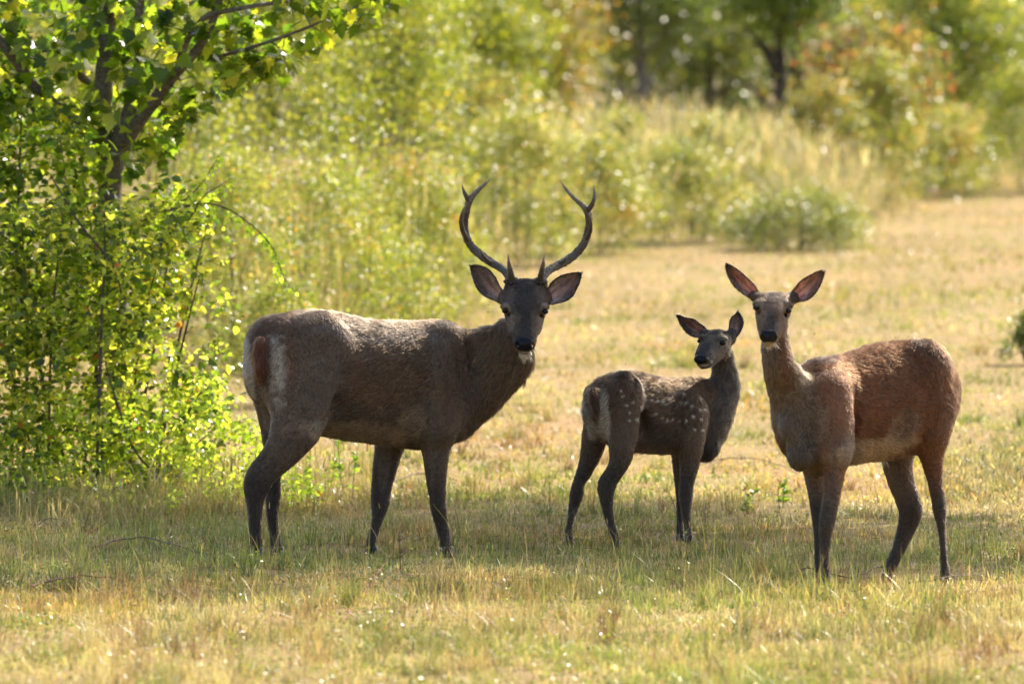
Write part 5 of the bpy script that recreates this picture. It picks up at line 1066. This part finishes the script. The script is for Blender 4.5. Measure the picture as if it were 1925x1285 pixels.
def thorn(label, x, y, h, rng, lean=.15, col=(.09, .06, .05), leaves=0, pal=None, size=.02):
    Y = YG(y, x); p = PX(x, y, Y); p[2] = float(zg(p[0], p[1])); root = empty('weed_stalk' if leaves else 'bare_twig', tuple(p)); tag(root, label, 'weed' if leaves else 'twig')
    A = spline(np.array([[0, 0, -.01], [lean * h * .3, 0, h * .4], [lean * h * .5, .01, h * .7], [lean * h, 0, h]]) + rng.normal(0, .004, (4, 3)), 6); mb = MB(); mb.tube(A, np.linspace(.0028, .001, len(A)), 5, col, .3, rng); mb.build('stem', M_TWIG, root)
    if not leaves:
        for k in range(9):
            i = rng.integers(3, len(A) - 1); s = rng.choice([-1, 1]); d = np.array([s, rng.normal(0, .6), rng.uniform(.2, 1)]); d /= np.linalg.norm(d); L = rng.uniform(.015, .05)
            mb = MB(); mb.tube([A[i], A[i] + d * L * .6, A[i] + d * L], [.0016, .0012, .0004], 4, col); mb.build('thorn', M_TWIG, root)
    else:
        n = leaves; t = np.sort(rng.uniform(.12, 1, n)); f = t * (len(A) - 1); i = np.minimum(f.astype(int), len(A) - 2); P = A[i] + (A[i + 1] - A[i]) * (f - i)[:, None]; C = pick(rng, pal, n); R = leaf_rot(rng, n, -.3, .5)
        me = None
        for k in range(n):
            me = make_mesh('leaf', OVAL[0], OVAL[1], np.tile(C[k], (7, 1))); me.materials.append(M_LEAF_S); o = bpy.data.objects.new('leaf', me); COL.objects.link(o); o.parent = root
            from mathutils import Matrix
            M4 = np.eye(4); M4[:3, :3] = R[k] * size * rng.uniform(.7, 1.2) * (1.2 - .5 * t[k]); M4[:3, 3] = P[k]; o.matrix_local = Matrix(M4.tolist())
thorn('upright thorny bare twig in front of the forelegs of the fawn', 1283, 1045, .32, rng, -.22)
thorn('thin bare dark twig standing in the grass between the legs of the stag', 752, 1075, .18, rng, .02)
thorn('bare dead twig standing right of the fawn in the shade', 1325, 1000, .17, rng, .05)
thorn('short red brown stalk standing just left of the doe', 1462, 975, .2, rng, .05)
PW = [(.06, .1, .02, 4), (.1, .14, .03, 3)]
for lab, x, y, h, ln in [('tall leafy weed under the belly of the stag, the one nearest the flank', 618, 935, .28, .25), ('tall leafy weed under the belly of the stag, the one in the middle', 640, 940, .33, -.05), ('leafy weed standing nearest the far foreleg of the stag', 664, 938, .3, .1), ('leafy weed just right of the hind legs of the stag', 575, 945, .26, .1),
                         ('small leafy weed behind the forelegs of the doe', 1470, 955, .16, .2), ('broad leafy weed lying low between the fawn and the doe', 1400, 965, .12, .5)]:
    thorn(lab, x, y, h, rng, ln, (.07, .07, .035), 26, PW if y > 0 else PW, .045)
# small flies around the animals
fb = MB(); u_, v_ = np.meshgrid(np.linspace(0, math.pi, 5), np.linspace(0, 2 * math.pi, 7)[:-1], indexing='ij'); Sv = np.stack([np.sin(u_) * np.cos(v_) * .0022, np.sin(u_) * np.sin(v_) * .0022, np.cos(u_) * .0045], -1).reshape(-1, 3)[:, [2, 1, 0]]
i = np.arange(4)[:, None] * 6; j = np.arange(6)[None]; k_ = (j + 1) % 6; SF = np.stack([i + j, i + 6 + j, i + 6 + k_, i + k_], -1).reshape(-1, 4)
fly_me = make_mesh('fly_body', Sv, SF, np.full((len(Sv), 3), .01)); fly_me.materials.append(M_TWIG)
wing_me = make_mesh('wing', np.array([[0, 0, 0], [-.004, .002, .002], [-.006, .0055, .003], [-.002, .005, .002]]), np.array([[0, 1, 2, 3]]), np.full((4, 3), .2)); wing_me.materials.append(M_TWIG)
FLY = ['above the rump of the stag', 'above the withers of the stag, the higher and right one', 'above the withers of the stag, the lower and left one', 'left of the cheek of the stag, the lower one', 'left of the cheek of the stag, the upper one', 'just right of the chest of the stag', 'close to the near foreleg top of the stag', 'right of the near knee of the stag', 'low between the stag and the fawn', 'just above the back of the fawn', 'just left of the rump of the fawn', 'between the belly and the hind leg of the doe', 'left of the near hock of the doe', 'right of the lower hind leg of the doe', 'right of the rump of the doe', 'between the neck and right ear of the doe', 'right of the forelegs of the fawn', 'beside the lower near foreleg of the stag']
for q, (x, y) in enumerate([(522, 561), (786, 585), (752, 597), (917, 586), (919, 573), (962, 785), (900, 802), (877, 866), (892, 893), (1176, 684), (1085, 838), (1660, 890), (1745, 1000), (1778, 1015), (1800, 940), (1531, 627), (1300, 955), (868, 940)]):
    r_ = empty('fly', tuple(PX(x, y, rng.uniform(39, 40.5)))); r_.rotation_euler = (rng.normal(0, .4), rng.normal(0, .4), rng.random() * 6.28); tag(r_, 'tiny dark fly hovering ' + FLY[q], 'fly', 'flies around the deer')
    for nm, me, sc in (('fly_body', fly_me, 1), ('wing', wing_me, 1), ('wing', wing_me, -1)):
        o = bpy.data.objects.new(nm, me); COL.objects.link(o); o.parent = r_; o.scale = (1, sc, 1)
# herbs and loose stems mixed into the turf
rng = np.random.default_rng(111)
x, y = scatter(rng, 26000, 29, 46); px_, _ = TOPX(np.stack([x, y, zg(x, y)], -1)); q = (fnoise(x, y * .6, .7, 14) + .3 * smooth(.9, 0, np.hypot(x + 1.0, (y - 39.2) * .7)) + .18 * smooth(900, 500, px_) * smooth(39.5, 37, y) > .6); x, y = x[q], y[q]; n = len(x)
mb = MB(); put_leaves(mb, OVAL, np.stack([x, y, zg(x, y) + rng.random(n) ** 1.3 * .075], -1), leaf_rot(rng, n, -.2, .8), rng.uniform(.008, .022, n), pick(rng, [(.16, .2, .045, 4), (.22, .24, .06, 3), (.1, .14, .03, 2), (.25, .12, .06, .3)], n))
tag(mb.build('low_herbs', M_GRASS, None, False), 'small leafy herbs mixed into the turf in the foreground', 'herbs', kind='stuff')
x, y = scatter(rng, 1500, 30, 45); n = len(x); h = rng.uniform(.08, .3, n) * (.5 + fnoise(x, y, .6, 19)); c = pick(rng, [(.4, .3, .15, 4), (.22, .12, .07, 3), (.28, .28, .1, 3)], n)
o4 = blades(rng, x, y, h, rng.uniform(.0018, .003, n), c, 3, .35, stiff=2); mb = MB(); mb.add(*o4[:3], o4[3]); s_ = rng.choice(n, n // 3)
o4 = blades(rng, x[s_], y[s_], np.full(len(s_), .03), np.full(len(s_), .004), c[s_] * .95, 3, .4, z=zg(x[s_], y[s_]) + h[s_] * .93); mb.add(*o4[:3], o4[3])
tag(mb.build('seed_stalks', M_GRASS, None, False), 'thin dry stalks with seed heads standing in the turf', 'stalks', kind='stuff')

# tussocks: single clumps of blades spreading from one foot, and broken twigs between them
rng = np.random.default_rng(121); mb = MB(); nt_ = 1150; tx, ty = scatter(rng, nt_, 29.5, 62, .6, 1.8); sel = fnoise(tx, ty * .5, .9, 61) + .12 * (ty < 37) > .47; tx, ty = tx[sel], ty[sel]
for a, b in zip(tx, ty):
    k = int(rng.integers(25, 70)); rr = rng.uniform(.02, .06); g_ = rng.random() < .2 + .5 * float(green_at(a, b)); big = rng.random() < .3
    x = a + rng.normal(0, rr, k); y = b + rng.normal(0, rr, k); c0 = GREEN[rng.integers(0, 4)] * .9 if g_ else STRAW[rng.integers(0, 4)] * rng.uniform(.6, 1.05)
    c = c0 * rng.uniform(.6, 1.35, (k, 1)); h = rng.uniform(.05, .12, k) * (1.7 if big else 1); o4 = blades(rng, x, y, h, rng.uniform(.002, .0045, k) * (b / 38), c, 3, .9); mb.add(*o4[:3], o4[3])
tag(mb.build('tussocks', M_GRASS, None, False), 'small spreading tussocks standing out of the short turf', 'tussocks', kind='stuff')
mb = MB(); tx, ty = scatter(rng, 900, 29.5, 50)
for a, b in zip(tx, ty):
    d = rng.normal(0, 1, 3) * [1, 1, .25]; d /= np.linalg.norm(d); L = rng.uniform(.03, .11); p = np.array([a, b, float(zbase(a, b)) + rng.uniform(.005, .05)]); mb.tube([p, p + d * L * .5 + rng.normal(0, .005, 3), p + d * L], [.0016, .0013, .0006], 3, np.array([.12, .07, .045]) * rng.uniform(.5, 1.8))
tag(mb.build('broken_twigs', M_TWIG, None, False), 'short broken twigs scattered through the turf', 'twigs', kind='stuff')
